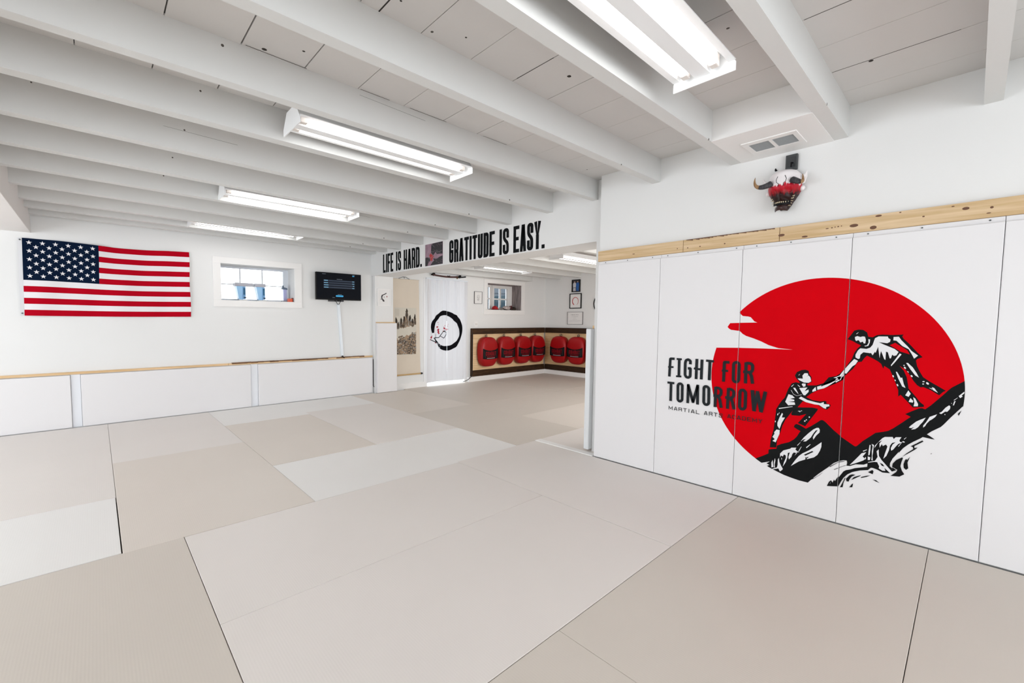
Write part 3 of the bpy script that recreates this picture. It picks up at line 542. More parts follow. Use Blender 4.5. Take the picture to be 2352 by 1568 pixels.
TITLE_P = [(0,30,[15274,9920,15613,9912,15650,8424]),(0,22,[15765,9212,15336,9232]),(0,30,[14916,9925,14904,8470]),(0,22,[15118,9923,14717,9920]),(0,22,[15115,8505,14706,8523]),(0,30,[14064,9568,14062,9828,14234,9947,14400,9862,14449,9657,14434,8689,14333,8518,14182,8485,14044,8608,14045,9241,14238,9232]),(0,30,[13599,10033,13603,8436]),(0,30,[13227,10009,13228,8449]),(0,24,[13784,9281,13618,9240,13221,9237]),(0,30,[12661,9935,12662,8449]),(0,26,[12934,9953,12384,9929]),(0,30,[11342,9935,11678,9934,11685,8444]),(0,24,[11830,9277,11406,9290]),(1,30,[11067,9777,11024,9930,10898,9984,10769,9950,10716,9807,10704,8679,10794,8531,10938,8515,11048,8622]),(0,30,[10286,10025,10268,8481]),(0,30,[10283,9971,10006,9967,9885,9840,9872,9515,9965,9317,10445,9322]),(0,30,[10041,9310,9925,9074,9832,8510]),(0,30,[15482,7940,15469,6415]),(0,26,[15769,7920,15220,7917]),(1,30,[14938,7778,14866,7917,14732,7949,14602,7839,14579,6638,14700,6489,14836,6510,14910,6631]),(0,30,[14147,6435,14154,7913,13761,6578,13454,7937,13422,6434]),(1,30,[13008,7814,12942,7932,12801,7950,12656,7819,12630,6652,12748,6516,12890,6533,12984,6676]),(0,30,[12188,7994,12178,6435]),(0,30,[12186,7937,11954,7916,11821,7791,11810,7506,11931,7305,12325,7319]),(0,30,[11999,7296,11870,7037,11757,6441]),(0,30,[11331,8006,11343,6440]),(0,30,[11328,7942,11125,7930,10974,7788,10978,7469,11100,7271,11528,7278]),(0,30,[11165,7262,11041,7009,10913,6458]),(1,30,[10582,7822,10518,7960,10362,7991,10230,7832,10218,6727,10322,6570,10463,6569,10570,6708]),(0,34,[9823,8050,9651,6546]),(0,26,[9656,6527,9547,7597,9519,8017]),(0,32,[9519,8017,9236,6543]),(0,32,[9250,6523,9037,8045])]
MU = thing('wall_mural', (3.66, .63, .2), 'large printed mural of two climbers before a red sun with black lettering', 'mural')
CUTS = SE[1:5]
def cut_seams(mb, wd=.0019):
    for c in CUTS:
        for s in (c-wd, c+wd):
            g = mb.bm.verts[:]+mb.bm.edges[:]+mb.bm.faces[:]
            bmesh.ops.bisect_plane(mb.bm, geom=g, plane_co=(0, s, 0), plane_no=(0, 1, 0))
        dead = [f for f in mb.bm.faces if abs(f.calc_center_median().y-c) < wd*.98]
        bmesh.ops.delete(mb.bm, geom=dead, context='FACES')
def layer(name, polys, off, m, parent=MU, label=None):
    mb = MB()
    for f in polys:
        mb.poly([(3.661-off, f[i]/1e4, f[i+1]/1e4) for i in range(0, len(f), 2)])
    cut_seams(mb)
    o = mb.build(name, m, parent, fix=False)
    if label: o['label'] = label
    return o
layer('sun', RED_P, .0008, RED, label='red sun disc with torn cloud edge')
mo = layer('mountain', MOUNT_P, .0014, INK, label='black mountain ridge')
layer('snow', WM_P, .0020, MWHITE, mo)
layer('rock_stroke', KM_P, .0026, INK, mo)
c1 = layer('leaning_climber', FIG1_P, .0014, INK, label='printed figure reaching down with one arm')
layer('sky_gap', HOLES_P, .0020, RED, c1)
layer('highlight', W1_P, .0020, MWHITE, c1)
c2 = layer('climbing_figure', FIG2_P, .0014, INK, label='printed figure climbing up and reaching out')
layer('highlight', W2_P, .0020, MWHITE, c2)
mb = MB()
for cl, wd, f in TITLE_P:
    p = [Vector((f[i]/1e4, f[i+1]/1e4)) for i in range(0, len(f), 2)]
    stroke(mb, fillet(p, .006, bool(cl), 3), wd/30*.0205, lambda a, b: (3.661-.0032, a, b), bool(cl))
cut_seams(mb, .0018); mb.build('title_lettering', TITLEINK, MU, fix=False)['label'] = 'black lettering FIGHT FOR TOMORROW'
mb = MB()
fs = lambda u, v: (3.661-.0033, 1.5610-u, v)
word(mb, 'MARTIAL', 0, .235, .5685, .030, .0042, fs, gap=.42)
word(mb, 'ARTS', .268, .128, .5700, .0305, .0042, fs, gap=.42)
word(mb, 'ACADEMY', .428, .219, .5740, .0305, .0044, fs, gap=.36)
cut_seams(mb, .0018); mb.build('subtitle_lettering', TITLEINK, MU, fix=False)['label'] = 'small black lettering MARTIAL ARTS ACADEMY'

# ================================================================== low pads on the far wall
LP = [(-1.16, -.258, 'low white wall pad at the left picture edge under the flag'), (-.163, 1.752, 'long low white wall pad under the flag and the white window'), (1.858, 3.795, 'long low white wall pad under the television')]
for a, b, lab in LP:
    round_pad('wall_pad', a, b, 6.72-.0, YB-.001, .004, .631, lab, 'low white pads along the far wall')
for a, b, lab in [(-.254, -.167, 'narrow grey filler pad between the two low pads under the flag'), (1.756, 1.854, 'narrow grey filler pad between the two long low pads')]:
    t = thing('filler_pad', ((a+b)/2, 6.74, 0), lab, 'wall pad', 'grey fillers between the low pads')
    mb = MB(); mb.box(a, b, 6.738, YB-.001, .004, .637, .002); mb.build('cushion', GAPW, t)
for a, b, lab, m in [(-1.6, 1.452, 'thin pine ledge strip on top of the low pads below the flag', PINEX), (1.455, 3.632, 'broken dark edged pine ledge strip below the white window and television', PINEX), (3.635, 3.797, 'short pale pine block at the right end of the ledge', PINEX)]:
    t = thing('ledge_board', ((a+b)/2, 6.735, .638), lab, 'board', 'pine strips over the low pads')
    mb = MB(); mb.box(a, b, 6.725, YB-.001, .639, .668, .001); mb.build('board', m, t)
    if a == 1.455:
        mb = MB(); rr = random.Random(5); x = 1.50
        while x < 3.62:
            l = rr.uniform(.05, .12); h = rr.uniform(.008, .017)*(1 if x < 2.95 or x > 3.1 else .1)
            mb.box(x, min(x+l, 3.63), 6.722, YB-.002, .669-h, .672+rr.uniform(0, .003)); x += l
        mb.build('torn_edge', PINEDARK, t)
# pier pad and jamb pad
PP = thing('pier_pad', (4.02, 6.65, 0), 'tall white wall pad on the pier between the rooms', 'wall pad')
mb = MB(); mb.box(XH+.028, XH+.435, 6.61, 6.664, .004, 1.243, .006, 3); mb.build('cushion', PAD, PP)
mb = MB(); mb.box(XH+.03, XH+.42, 6.635, 6.664, 1.244, 1.262); mb.build('pine_cap', PINEX, PP)
JP = thing('jamb_pad', (4.0, 2.38, 0), 'narrow white pad on the edge of the opening left of the mural wall', 'wall pad')
mb = MB(); mb.box(XH-.055, XH+.40, 2.354, 2.41, .02, 1.222, .008, 3); mb.build('cushion', PADSIDE, JP)
mb = MB(); mb.box(XH+.0, XH+.3, 2.353, 2.372, 1.223, 1.252); mb.build('pine_cap', PINEX, JP)
# ================================================================== header lettering and poster
fh = lambda u, v: (XH-.0015, 6.356-u, v)
t = thing('wall_lettering', (XH, 5.8, 2.09), 'black wall lettering LIFE IS HARD. on the header left of the poster', 'lettering', 'black slogans on the header')
for k, (wd, u, L) in enumerate([('LIFE', .0, .322), ('IS', .404, .150), ('HARD.', .628, .488)]):
    mb = MB(); word(mb, wd, u, L, 2.094, .305, .0405, fh, gap=.15); mb.build('word', LETTER, t)
t = thing('wall_lettering', (XH, 3.8, 2.09), 'black wall lettering GRATITUDE IS EASY. on the header right of the poster', 'lettering', 'black slogans on the header')
for wd, u, L in [('GRATITUDE', 1.757, .869), ('IS', 2.703, .155), ('EASY.', 2.928, .447)]:
    mb = MB(); word(mb, wd, u, L, 2.084, .304, .0405, fh, gap=.15); mb.build('word', LETTER, t)
po = thing('poster', (XH, 4.95, 2.09), 'dark purple and black abstract poster with a red patch between the slogans', 'poster')
mb = MB(); a = [(XH-.004, 5.148, 2.090), (XH-.004, 4.744, 2.090), (XH-.004, 4.752, 2.418), (XH-.004, 5.160, 2.425)]
mb.hexa([(XH-.004, 5.152, 2.090), (XH-.001, 5.152, 2.090), (XH-.001, 4.740, 2.090), (XH-.004, 4.740, 2.090), (XH-.004, 5.152, 2.402), (XH-.001, 5.152, 2.402), (XH-.001, 4.740, 2.402), (XH-.004, 4.740, 2.402)])
mb.build('sheet', mat('mauve_print', (.30, .19, .24), .5, var=(14, .45)), po)
def flat(name, polys, m, parent, x):
    mb = MB()
    for p in polys: mb.poly([(x, q[0], min(q[1], 2.400)) for q in p])
    return mb.build(name, m, parent, fix=False)
PD = [[(4.966, 2.40), (4.742, 2.40), (4.742, 2.232), (4.811, 2.237), (4.874, 2.238), (4.898, 2.276), (4.927, 2.254), (4.962, 2.23), (5.01, 2.275), (5.004, 2.385)],
      [(5.148, 2.213), (5.107, 2.217), (5.052, 2.204), (5.034, 2.213), (5.028, 2.158), (5.076, 2.135), (5.094, 2.092), (5.148, 2.092)],
      [(4.874, 2.174), (4.811, 2.195), (4.742, 2.206), (4.742, 2.092), (5.027, 2.092), (4.98, 2.132), (4.932, 2.156), (4.962, 2.187)]]
flat('dark_field', PD, mat('charcoal_print', (.022, .020, .024), .5, var=(20, .6)), po, XH-.0045)
flat('red_patch', [[(5.022, 2.267), (4.956, 2.222), (4.933, 2.212), (4.962, 2.201), (4.986, 2.154), (5.019, 2.157), (5.028, 2.201), (5.052, 2.233)]], mat('poster_red', (.42, .035, .035), .5), po, XH-.005)
mb = MB(); fx = lambda a, b: (XH-.0052, a, b); rq = random.Random(8)
for _ in range(26):
    a, b = rq.uniform(4.76, 5.12), rq.uniform(2.11, 2.38); d = rq.uniform(-.8, .6); l = rq.uniform(.02, .06)
    stroke(mb, fillet([(a, b), (a-l*.5, b+l*.3*d+.006), (a-l*.9, b+l*d*.9)], .01), rq.uniform(.0012, .005), fx)
mb.build('mauve_streak', mat('mauve_streak', (.24, .15, .19), .5), po, fix=False)
mb = MB()
for p in ([(4.99, 2.39), (4.95, 2.36), (4.93, 2.34)], [(4.90, 2.29), (4.86, 2.26), (4.80, 2.27), (4.75, 2.28)], [(5.02, 2.29), (4.97, 2.28), (4.93, 2.28)], [(5.07, 2.19), (5.03, 2.20), (4.96, 2.215)], [(4.92, 2.22), (4.90, 2.18), (4.88, 2.13)], [(4.88, 2.30), (4.84, 2.27)]): stroke(mb, fillet(p, .02), .0022, fx)
mb.build('pale_line', mat('pale_scratch', (.40, .36, .38), .5), po, fix=False)

# ================================================================== flag
FL = thing('flag', (.2, YB, 1.33), 'large red, white and blue stars and stripes flag pinned to the far wall', 'flag')
X0, X1, Z0, Z1 = -.604, 1.007, 1.333, 2.192
def fsurf(u, v, off=0):
    x = X0+(X1-X0)*u-.012*(1-v)*(1-u)+.004*math.sin(v*9)*u
    z = Z0+(Z1-Z0)*v+(.010*math.sin(u*7+.4)-.010*(1-abs(2*u-1)))*v-.006*math.sin(u*math.pi)*(1-v)
    y = YB-.016-.008*math.sin(u*13+v*3)-.006*math.sin(u*29-v*4)-off
    return (x, y, z)
FR_, FW_, FB_ = mat('flag_red', (.42, .001, .012), .85, spec=.06), mat('flag_white', (.78, .76, .78), .85, spec=.1), mat('flag_blue', (.003, .010, .030), .85, spec=.05)
mb = MB()
CU = .410
for k in range(13):
    v0, v1 = 1-(k+1)/13, 1-k/13
    mb.mi = 0 if k % 2 == 0 else 1
    ua = CU if k < 7 else 0; n = 40 if k < 7 else 64
    mb.grid(lambda a, b: fsurf(ua+(1-ua)*a, v0+(v1-v0)*b), n, 2)
mb.build('stripes', [FR_, FW_], FL, fix=False)
mb = MB(); mb.grid(lambda a, b: fsurf(CU*a, 6/13+7/13*b), 26, 8); ca = mb.build('canton', FB_, FL, fix=False)
mb = MB()
for r in range(9):
    n = 6 if r % 2 == 0 else 5
    for k in range(n):
        cu = CU*((2*k+1 if n == 6 else 2*k+2)/12); cvv = 1-7/13*((r+1)/10)
        pts = []
        for q in range(10):
            a = math.pi/2+q*math.pi/5; rr = .026 if q % 2 == 0 else .0105
            pts.append(fsurf(cu+rr*math.cos(a)/(X1-X0), cvv+rr*math.sin(a)/(Z1-Z0), .003))
        c = mb.bm.verts.new(fsurf(cu, cvv, .003)); vs = [mb.bm.verts.new(p) for p in pts]
        for q in range(10): mb.bm.faces.new((c, vs[q], vs[(q+1) % 10]))
mb.build('stars', FW_, ca, fix=False)
mb = MB(); mb.grid(lambda a, b: (fsurf(0, b)[0]-.034+.036*a, fsurf(0, b)[1]+.003, fsurf(0, b)[2]), 1, 16); hd = mb.build('header_band', mat('canvas_band', (.68, .68, .70), .8), FL, fix=False)
for v in (.975, .03):
    p = fsurf(0, v); mb = MB(); mb.tube([(p[0]-.017, p[1]+.002, p[2]), (p[0]-.017, p[1]-.005, p[2])], .008, 12); mb.build('grommet', SCREW, hd)

# ================================================================== television
TV = thing('television', (3.14, 6.66, 1.62), 'black wall mounted television showing a dark screen with blue rows', 'television')
mb = MB(); mb.box(2.746, 3.541, 6.652, 6.70, 1.625, 2.066, .004); mb.build('housing', BLK, TV)
SCR = mat('screen_black', (.002, .002, .003), .5, spec=.06, emit=(.004, .006, .01), es=.6)
mb = MB(); mb.box(2.756, 3.531, 6.6505, 6.653, 1.645, 2.056); sc = mb.build('screen', SCR, TV)
def scr(name, rects, col, es):
    mb = MB()
    for (a, b, c, d) in rects: mb.quad((a, 6.6498, c), (b, 6.6498, c), (b, 6.6498, d), (a, 6.6498, d))
    mb.build(name, mat('screen_'+name, (0, 0, 0), .5, emit=col, es=es), sc, fix=False)
rows = [1.936-k*.0365 for k in range(4)]
scr('row_panel', [(2.865, 3.42, z-.012, z+.012) for z in rows], (.004, .016, .04), 1)
mb = MB(); fv = lambda u, v: (2.876+u, 6.6492, v)
for k, z in enumerate(rows):
    n = [.065, .062, .075, .074][k]; x = 0
    while x < n: mb.quad(fv(x, z-.006), fv(x+.007, z-.006), fv(x+.007, z+.007), fv(x, z+.007)); x += .0095
    for q in range(3 if k != 2 else 2): x = .498+q*.013+(0 if k != 2 else .012); mb.quad(fv(x, z-.006), fv(x+.009, z-.006), fv(x+.009, z+.006), fv(x, z+.006))
mb.build('row_text', mat('screen_text', (0, 0, 0), .5, emit=(.20, .48, .70), es=1), sc, fix=False)
mb = MB()
mb.poly([fv(.199+.136*a, 1.690+b) for a, b in [(.08, -.013), (.92, -.013), (.99, -.006), (1, 0), (.99, .006), (.92, .013), (.08, .013), (.01, .006), (0, 0), (.01, -.006)]])
mb.quad(fv(.499, 2.022), fv(.537, 2.022), fv(.537, 2.036), fv(.499, 2.036))
mb.build('blue_button', mat('screen_blue', (0, 0, 0), .5, emit=(.03, .38, .72), es=1), sc, fix=False)
mb = MB()
for (a, b, z) in [(.22, .315, 1.962), (.235, .305, 1.712), (-.03, .03, 2.036), (.50, .545, 2.044), (.14, .18, 1.660)]:
    x = a
    while x < b: mb.quad(fv(x, z), fv(x+.006, z), fv(x+.006, z+.005), fv(x, z+.005)); x += .009
mb.build('small_text', mat('screen_grey', (0, 0, 0), .5, emit=(.28, .33, .38), es=1), sc, fix=False)
mb = MB(); mb.box(3.02, 3.26, 6.70, YB, 1.74, 1.95); mb.box(2.97, 3.24, 6.70, 6.715, 1.60, 1.64); mb.build('wall_bracket', BLKM, TV)
mb = MB(); mb.tube([(3.07, 6.69, 1.64), (3.10, 6.69, 1.595), (3.14, 6.72, 1.553)], .0045, 6); mb.tube([(3.185, 6.69, 1.64), (3.175, 6.69, 1.60), (3.155, 6.72, 1.55)], .0045, 6); mb.tube([(3.11, 6.70, 1.64), (3.14, 6.70, 1.612), (3.17, 6.70, 1.635)], .010, 6); mb.build('cable', BLK, TV)
CC = thing('cable_cover', (3.17, YB, .67), 'white vertical cable cover running down the wall below the television', 'cable cover')
mb = MB(); mb.hexa([(3.200, 6.728, .69), (3.242, 6.728, .69), (3.242, YB, .69), (3.200, YB, .69), (3.140, 6.728, 1.56), (3.182, 6.728, 1.56), (3.182, YB, 1.56), (3.140, YB, 1.56)])
mb.build('channel', mat('white_plastic', (.74, .79, .84), .35), CC)
mb = MB(); mb.ball((3.222, 6.732, .684), .018, .010, .011); mb.tube([(3.222, 6.715, .684), (3.245, 6.712, .652)], .006, 6); mb.build('cable_end', BLK, CC)

# ================================================================== things on the window sills
BLU = mat('light_blue_plastic', (.32, .56, .82), .3); GRY = mat('grey_lid_plastic', (.42, .42, .47), .4); NAV = mat('deep_blue_plastic', (.012, .10, .20), .3)
def jug(x, wl, lab):
    t = thing('drink_dispenser', (x, 6.90, 1.575), lab, 'dispenser', 'blue dispensers on the window sill')
    h = .255
    mb = MB(); x0, x1 = x-wl/2, x+wl/2
    mb.hexa([(x0+.055, 6.88, 1.59), (x0+.11, 6.88, 1.59), (x0+.11, 6.97, 1.59), (x0+.055, 6.97, 1.59), (x0+.02, 6.87, 1.79), (x0+.115, 6.87, 1.79), (x0+.115, 6.99, 1.79), (x0+.02, 6.99, 1.79)]); mb.build('tank', BLU, t)
    mb = MB(); mb.box(x0, x1, 6.86, 7.0, 1.79, 1.84, .006); mb.build('lid', GRY, t)
    mb = MB(); mb.box(x0+.105, x0+.145, 6.865, 6.90, 1.60, 1.785, .004); mb.build('spout_column', mat('mid_blue_plastic', (.16, .34, .58), .3), t)
    mb = MB(); mb.box(x0+.113, x0+.139, 6.858, 6.866, 1.665, 1.765, .003); mb.build('handle', NAV, t)
    mb = MB(); mb.box(x0+.118, x0+.155, 6.85, 6.88, 1.618, 1.630, .003); mb.build('tap', BLK, t)
    mb = MB(); mb.box(x0+.05, x0+.165, 6.85, 6.98, 1.576, 1.592, .003); mb.build('base', TRIM, t)
jug(1.725, .25, 'light blue drink dispenser with grey lid on the window sill, the left one')
jug(1.955, .155, 'light blue drink dispenser with grey lid on the window sill, the right one')
t = thing('sill_lamp', (2.33, 6.92, 1.575), 'dark grey clamp head on a lavender stem at the right of the white window', 'lamp')
mb = MB(); mb.box(2.318, 2.366, 6.91, 6.94, 1.60, 1.775, .003); mb.build('stem', mat('lavender_plastic', (.42, .44, .70), .4), t)
mb = MB(); mb.hexa([(2.285, 6.90, 1.778), (2.375, 6.90, 1.770), (2.375, 6.95, 1.770), (2.285, 6.95, 1.778), (2.30, 6.90, 1.812), (2.372, 6.90, 1.795), (2.372, 6.95, 1.795), (2.30, 6.95, 1.812)]); mb.hexa([(2.295, 6.91, 1.81), (2.325, 6.91, 1.806), (2.325, 6.94, 1.806), (2.295, 6.94, 1.81), (2.308, 6.91, 1.838), (2.316, 6.91, 1.836), (2.316, 6.94, 1.836), (2.308, 6.94, 1.838)]); mb.build('head', mat('slate_plastic', (.10, .14, .20), .4), t)
mb = MB(); mb.box(2.285, 2.375, 6.90, 6.95, 1.575, 1.60, .003); mb.build('base', GRY, t)
t = thing('small_box', (2.40, 6.82, 1.575), 'small orange red box in the right corner of the white window sill', 'box')
mb = MB(); mb.box(2.352, 2.415, 6.79, 6.86, 1.576, 1.628, .002); mb.build('carton', mat('orange_card', (.75, .12, .05), .5), t)
mb = MB(); mb.box(2.416, 2.426, 6.79, 6.86, 1.576, 1.640); mb.build('side_flap', mat('dark_red_card', (.06, .01, .01), .5), t)
# annex sill: red cap, patterned headgear, dark gear
t = thing('cap', (7.05, 6.88, 1.536), 'red peaked cap lying on the annex window sill', 'cap')
mb = MB()
def capf(u, v):
    a = u*math.pi*2; r = math.sin(v*math.pi/2)
    return (7.035+.085*r*math.cos(a), 6.88+.07*r*math.sin(a), 1.546+.085*math.cos(v*math.pi/2))
mb.grid(capf, 20, 8); mb.build('crown', mat('cap_red', (.40, .004, .01), .7), t, fix=False)
mb = MB(); mb.grid(lambda u, v: (7.10+.11*v, 6.82+.12*u, 1.556-.012*v-.02*(2*u-1)**2+.008), 8, 4); mb.build('peak', mat('cap_dark', (.05, .008, .01), .7), t, fix=False)
mb = MB(); mb.tube([(7.035+.088*math.cos(a*.42), 6.88+.073*math.sin(a*.42), 1.545) for a in range(16)], .006, 6); mb.build('band', mat('cap_dark', (.05, .008, .01), .7), t)
t = thing('head_guard', (7.43, 6.88, 1.536), 'pale patterned head guard with dark red strap on the annex window sill', 'head guard')
mb = MB(); mb.ball((7.41, 6.88, 1.586), .115, .07, .05, 18, 10); mb.build('shell', mat('pale_pattern', (.50, .42, .40), .6, var=(30, .6)), t)
mb = MB(); mb.tube([(7.47, 6.83, 1.62), (7.53, 6.83, 1.63), (7.56, 6.85, 1.60), (7.55, 6.86, 1.56)], .014, 8); mb.build('strap', mat('maroon_web', (.08, .008, .01), .7), t)
mb = MB(); mb.tube([(7.27, 6.84, 1.57), (7.30, 6.82, 1.55), (7.36, 6.81, 1.545)], .010, 8); mb.build('buckle', BLK, t)
t = thing('gear_bag', (7.66, 6.9, 1.536), 'dark brown bag slumped at the right end of the annex window sill', 'bag')
mb = MB(); mb.ball((7.655, 6.90, 1.570), .095, .07, .034, 16, 10); mb.ball((7.63, 6.90, 1.592), .05, .05, .03, 12, 8); mb.build('pouch', mat('dark_brown_cloth', (.035, .02, .012), .8), t)
mb = MB(); mb.tube([(7.60, 6.84, 1.59), (7.63, 6.83, 1.61), (7.67, 6.84, 1.60)], .005, 6); mb.build('strap', BLK, t)

# ================================================================== fluorescent lights
def light_fixture(zb):
    """local frame: x along the tubes, centred; z=0 at the lowest edge"""
    L, Wd = .67, .135
    t = bpy.data.objects.new('ceiling_light', None); COL.objects.link(t)
    mb = MB()
    prof_ = [(-Wd, .046), (-.106, .046), (-.090, .085), (-.034, .085), (-.032, .029), (.032, .029), (.034, .085), (.090, .085), (.106, .046), (Wd, .046)]
    th = .004
    for (a, b) in zip(prof_, prof_[1:]):
        mb.hexa([(-L, a[0], a[1]), (L, a[0], a[1]), (L, b[0], b[1]), (-L, b[0], b[1]), (-L, a[0], a[1]+th), (L, a[0], a[1]+th), (L, b[0], b[1]+th), (-L, b[0], b[1]+th)])
    mb.build('reflector', FIXT, t)
    mb = MB(); mb.box(-L+.03, L-.03, -.06, .06, .092, .13, .004); mb.build('ballast_housing', FIXT, t)
    for s in (-1, 1):
        mb = MB()
        pr = [(-Wd, 0), (Wd, 0), (Wd, .04), (.075, .125), (-.075, .125), (-Wd, .04)]
        a = [mb.bm.verts.new((s*L, y, z)) for y, z in pr]; b = [mb.bm.verts.new((s*(L+.006), y, z)) for y, z in pr]
        mb.bm.faces.new(a); mb.bm.faces.new(b[::-1])
        for i in range(6): mb.bm.faces.new((a[i], a[(i+1) % 6], b[(i+1) % 6], b[i]))
        mb.build('end_plate', FIXT, t)
    for y in (-.062, .062):
        mb = MB(); mb.tube([(-.60, y, .045), (.60, y, .045)], .0175, 14); tb = mb.build('tube', TUBE, t, smooth=True)
        for s in (-1, 1):
            mb = MB(); mb.box(s*.625-.022, s*.625+.022, y-.016, y+.016, .03, .085, .004); mb.build('socket', SOCK, t)
    return t
LG = 'two tube fluorescent lights between the joists'
LT = [(1.605, .868, 2.432, 'brightest nearest fluorescent light, cut by the top edge of the picture', LG),
      (1.622, 2.635, 2.432, 'two tube fluorescent light over the middle of the room, second nearest', LG),
      (1.622, 4.475, 2.434, 'third fluorescent light back, hanging above the space left of the poster', LG),
      (1.590, 6.035, 2.43, 'farthest fluorescent light of the main room, close to the far wall', LG),
      (6.24, 5.86, 2.262, 'fluorescent light in the annex above its window', 'annex fluorescent lights'),
      (6.30, 4.18, 2.262, 'fluorescent light in the annex cut off by the edge of the opening', 'annex fluorescent lights')]
proto = light_fixture(0)
for i, (x, y, z, lab, g) in enumerate(LT):
    o = proto if i == 0 else copy_tree(proto)
    o.location = (x, y, z); tag(o, lab, 'ceiling light', g)
    for s in (-.45, .45):
        mb = MB(); zt = ZC if x < 4 else 2.46
        mb.tube([(x+s, y, z+.13), (x+s, y, zt)], .0025, 6); mb.build('hanger', BLKM if False else SCREW, o)

# ================================================================== air vent
t = thing('air_vent', (3.45, .875, 2.445), 'white two panel air vent grille in the box above the mask', 'air vent')
mb = MB()
for a, b, c, d in [(3.31, 3.36, .73, 1.018), (3.525, 3.585, .73, 1.018), (3.36, 3.525, .73, .757), (3.36, 3.525, .863, .882), (3.36, 3.525, .988, 1.018)]: mb.box(a, b, c, d, 2.449, 2.4559, .0015)
mb.build('frame', TRIM, t)
for c, d in [(.757, .863), (.882, .988)]:
    mb = MB(); n = 13
    for k in range(n):
        x = 3.36+(.165)*(k+.5)/n; mb.hexa([(x-.005, c, 2.449), (x-.003, c, 2.449), (x-.003, d, 2.449), (x-.005, d, 2.449), (x+.003, c, 2.455), (x+.005, c, 2.455), (x+.005, d, 2.455), (x+.003, d, 2.455)])
    mb.build('louvre', mat('vent_grey', (.72, .74, .75), .5), t)
    mb = MB(); mb.box(3.36, 3.525, c, d, 2.4552, 2.4558); mb.build('duct_mouth', mat('vent_dark', (.50, .52, .53), .8), t)

# ================================================================== horned mask on its hook
MK = thing('mask', (3.64, .86, 2.03), 'horned demon mask, white above and dark red below, hanging high on the mural wall', 'mask')
def mat_mask():
    m = bpy.data.materials.new('mask_paint'); m.use_nodes = True; nt = m.node_tree; b = nt.nodes['Principled BSDF']
    tc = nt.nodes.new('ShaderNodeTexCoord'); sp = nt.nodes.new('ShaderNodeSeparateXYZ'); nt.links.new(tc.outputs['Object'], sp.inputs[0])
    mp = nt.nodes.new('ShaderNodeMapping'); mp.inputs['Scale'].default_value = (30, 90, 12); nt.links.new(tc.outputs['Object'], mp.inputs['Vector'])
    n = nt.nodes.new('ShaderNodeTexNoise'); n.inputs['Scale'].default_value = 1.2; n.inputs['Detail'].default_value = 3; nt.links.new(mp.outputs['Vector'], n.inputs['Vector'])
    a = nt.nodes.new('ShaderNodeMath'); a.operation = 'MULTIPLY_ADD'; a.inputs[1].default_value = .07; nt.links.new(n.outputs['Fac'], a.inputs[0]); nt.links.new(sp.outputs['Z'], a.inputs[2])
    r = nt.nodes.new('ShaderNodeValToRGB'); e = r.color_ramp.elements
    mr = nt.nodes.new('ShaderNodeMapRange'); mr.inputs[1].default_value = 0; mr.inputs[2].default_value = .36
    nt.links.new(a.outputs[0], mr.inputs[0]); nt.links.new(mr.outputs[0], r.inputs['Fac'])
    e[0].position = .36; e[0].color = (.018, .003, .003, 1); e[1].position = .44; e[1].color = (.40, .003, .012, 1)
    x = e.new(.525); x.color = (.50, .01, .03, 1); x = e.new(.555); x.color = (.80, .76, .77, 1)
    nt.links.new(r.outputs['Color'], b.inputs['Base Color']); b.inputs['Roughness'].default_value = .4; b.inputs['Specular IOR Level'].default_value = .25
    return m
MP = mat_mask()
def face(u, v):
    """u around the front half, v from chin to crown"""
    a = (u-.5)*math.pi
    wprof = [(0, .016), (.06, .030), (.14, .043), (.28, .066), (.42, .086), (.55, .092), (.68, .090), (.82, .088), (.92, .066), (.97, .040), (1, .004)]
    w = .05
    for (p, q), (p2, q2) in zip(wprof, wprof[1:]):
        if p <= v <= p2: w = q+(q2-q)*(v-p)/(p2-p)
    d = .115*math.sin(min(1, v*1.15+.12)*math.pi*.55)**.7*(1 if v < .85 else max(0, math.cos((v-.85)/.15*math.pi/2))**.6)
    z = 2.058+.275*v
    y = .858+w*math.sin(a)
    nose = .030*math.exp(-((u-.5)/.07)**2)*math.exp(-((v-.30)/.14)**2)
    brow = .014*math.exp(-((abs(u-.5)-.16)/.09)**2)*math.exp(-((v-.52)/.06)**2)
    eye = -.012*math.exp(-((abs(u-.5)-.17)/.05)**2)*math.exp(-((v-.42)/.04)**2)
    wr = .003*math.sin(v*60+abs(u-.5)*20)*(1 if v < .4 else 0)
    x = 3.70-(max(d, 0)*math.cos(a)**.8 if math.cos(a) > 1e-6 else 0)-nose-brow-eye-wr
    return (x, y, z)
mb = MB(); mb.grid(face, 40, 40); mb.build('face', MP, MK, fix=False)
HORN = wood('horn', (.03, .03, .035), (.09, .085, .09), (20, 20, 2), 3, .4)
HTIP = wood('horn_tip', (.22, .12, .06), (.45, .28, .14), (20, 20, 4), 3, .4)
for s, tip in ((1, (3.585, 1.005, 2.296)), (-1, (3.60, .748, 2.262))):
    b = Vector((3.60, .858+s*.058, 2.236)); tp = Vector(tip)
    c1 = b+Vector((-.035, s*.055, -.035)); c2 = Vector((tp.x-.01, tp.y+s*.012, tp.z-.075))
    pts = []; rad = []
    for k in range(15):
        q = k/14; pts.append(b*(1-q)**3+c1*3*q*(1-q)**2+c2*3*q*q*(1-q)+tp*q**3); rad.append(.0195*(1-q)**.75+.001)
    mb = MB(); mb.tube(pts[:7], rad[:7], 12); h = mb.build('horn', HORN, MK, smooth=True)
    mb = MB(); mb.tube(pts[6:], rad[6:], 12); mb.build('tip', HTIP, h, smooth=True)
    mb = MB(); mb.tube([(3.69, .858+s*.088, 2.235), (3.665, .858+s*.110, 2.262), (3.658, .858+s*.120, 2.292)], [.022, .014, .001], 8); mb.ball((3.685, .858+s*.094, 2.19), .014, .016, .018); mb.build('ear', mat('mask_white', (.80, .77, .77), .4), MK)
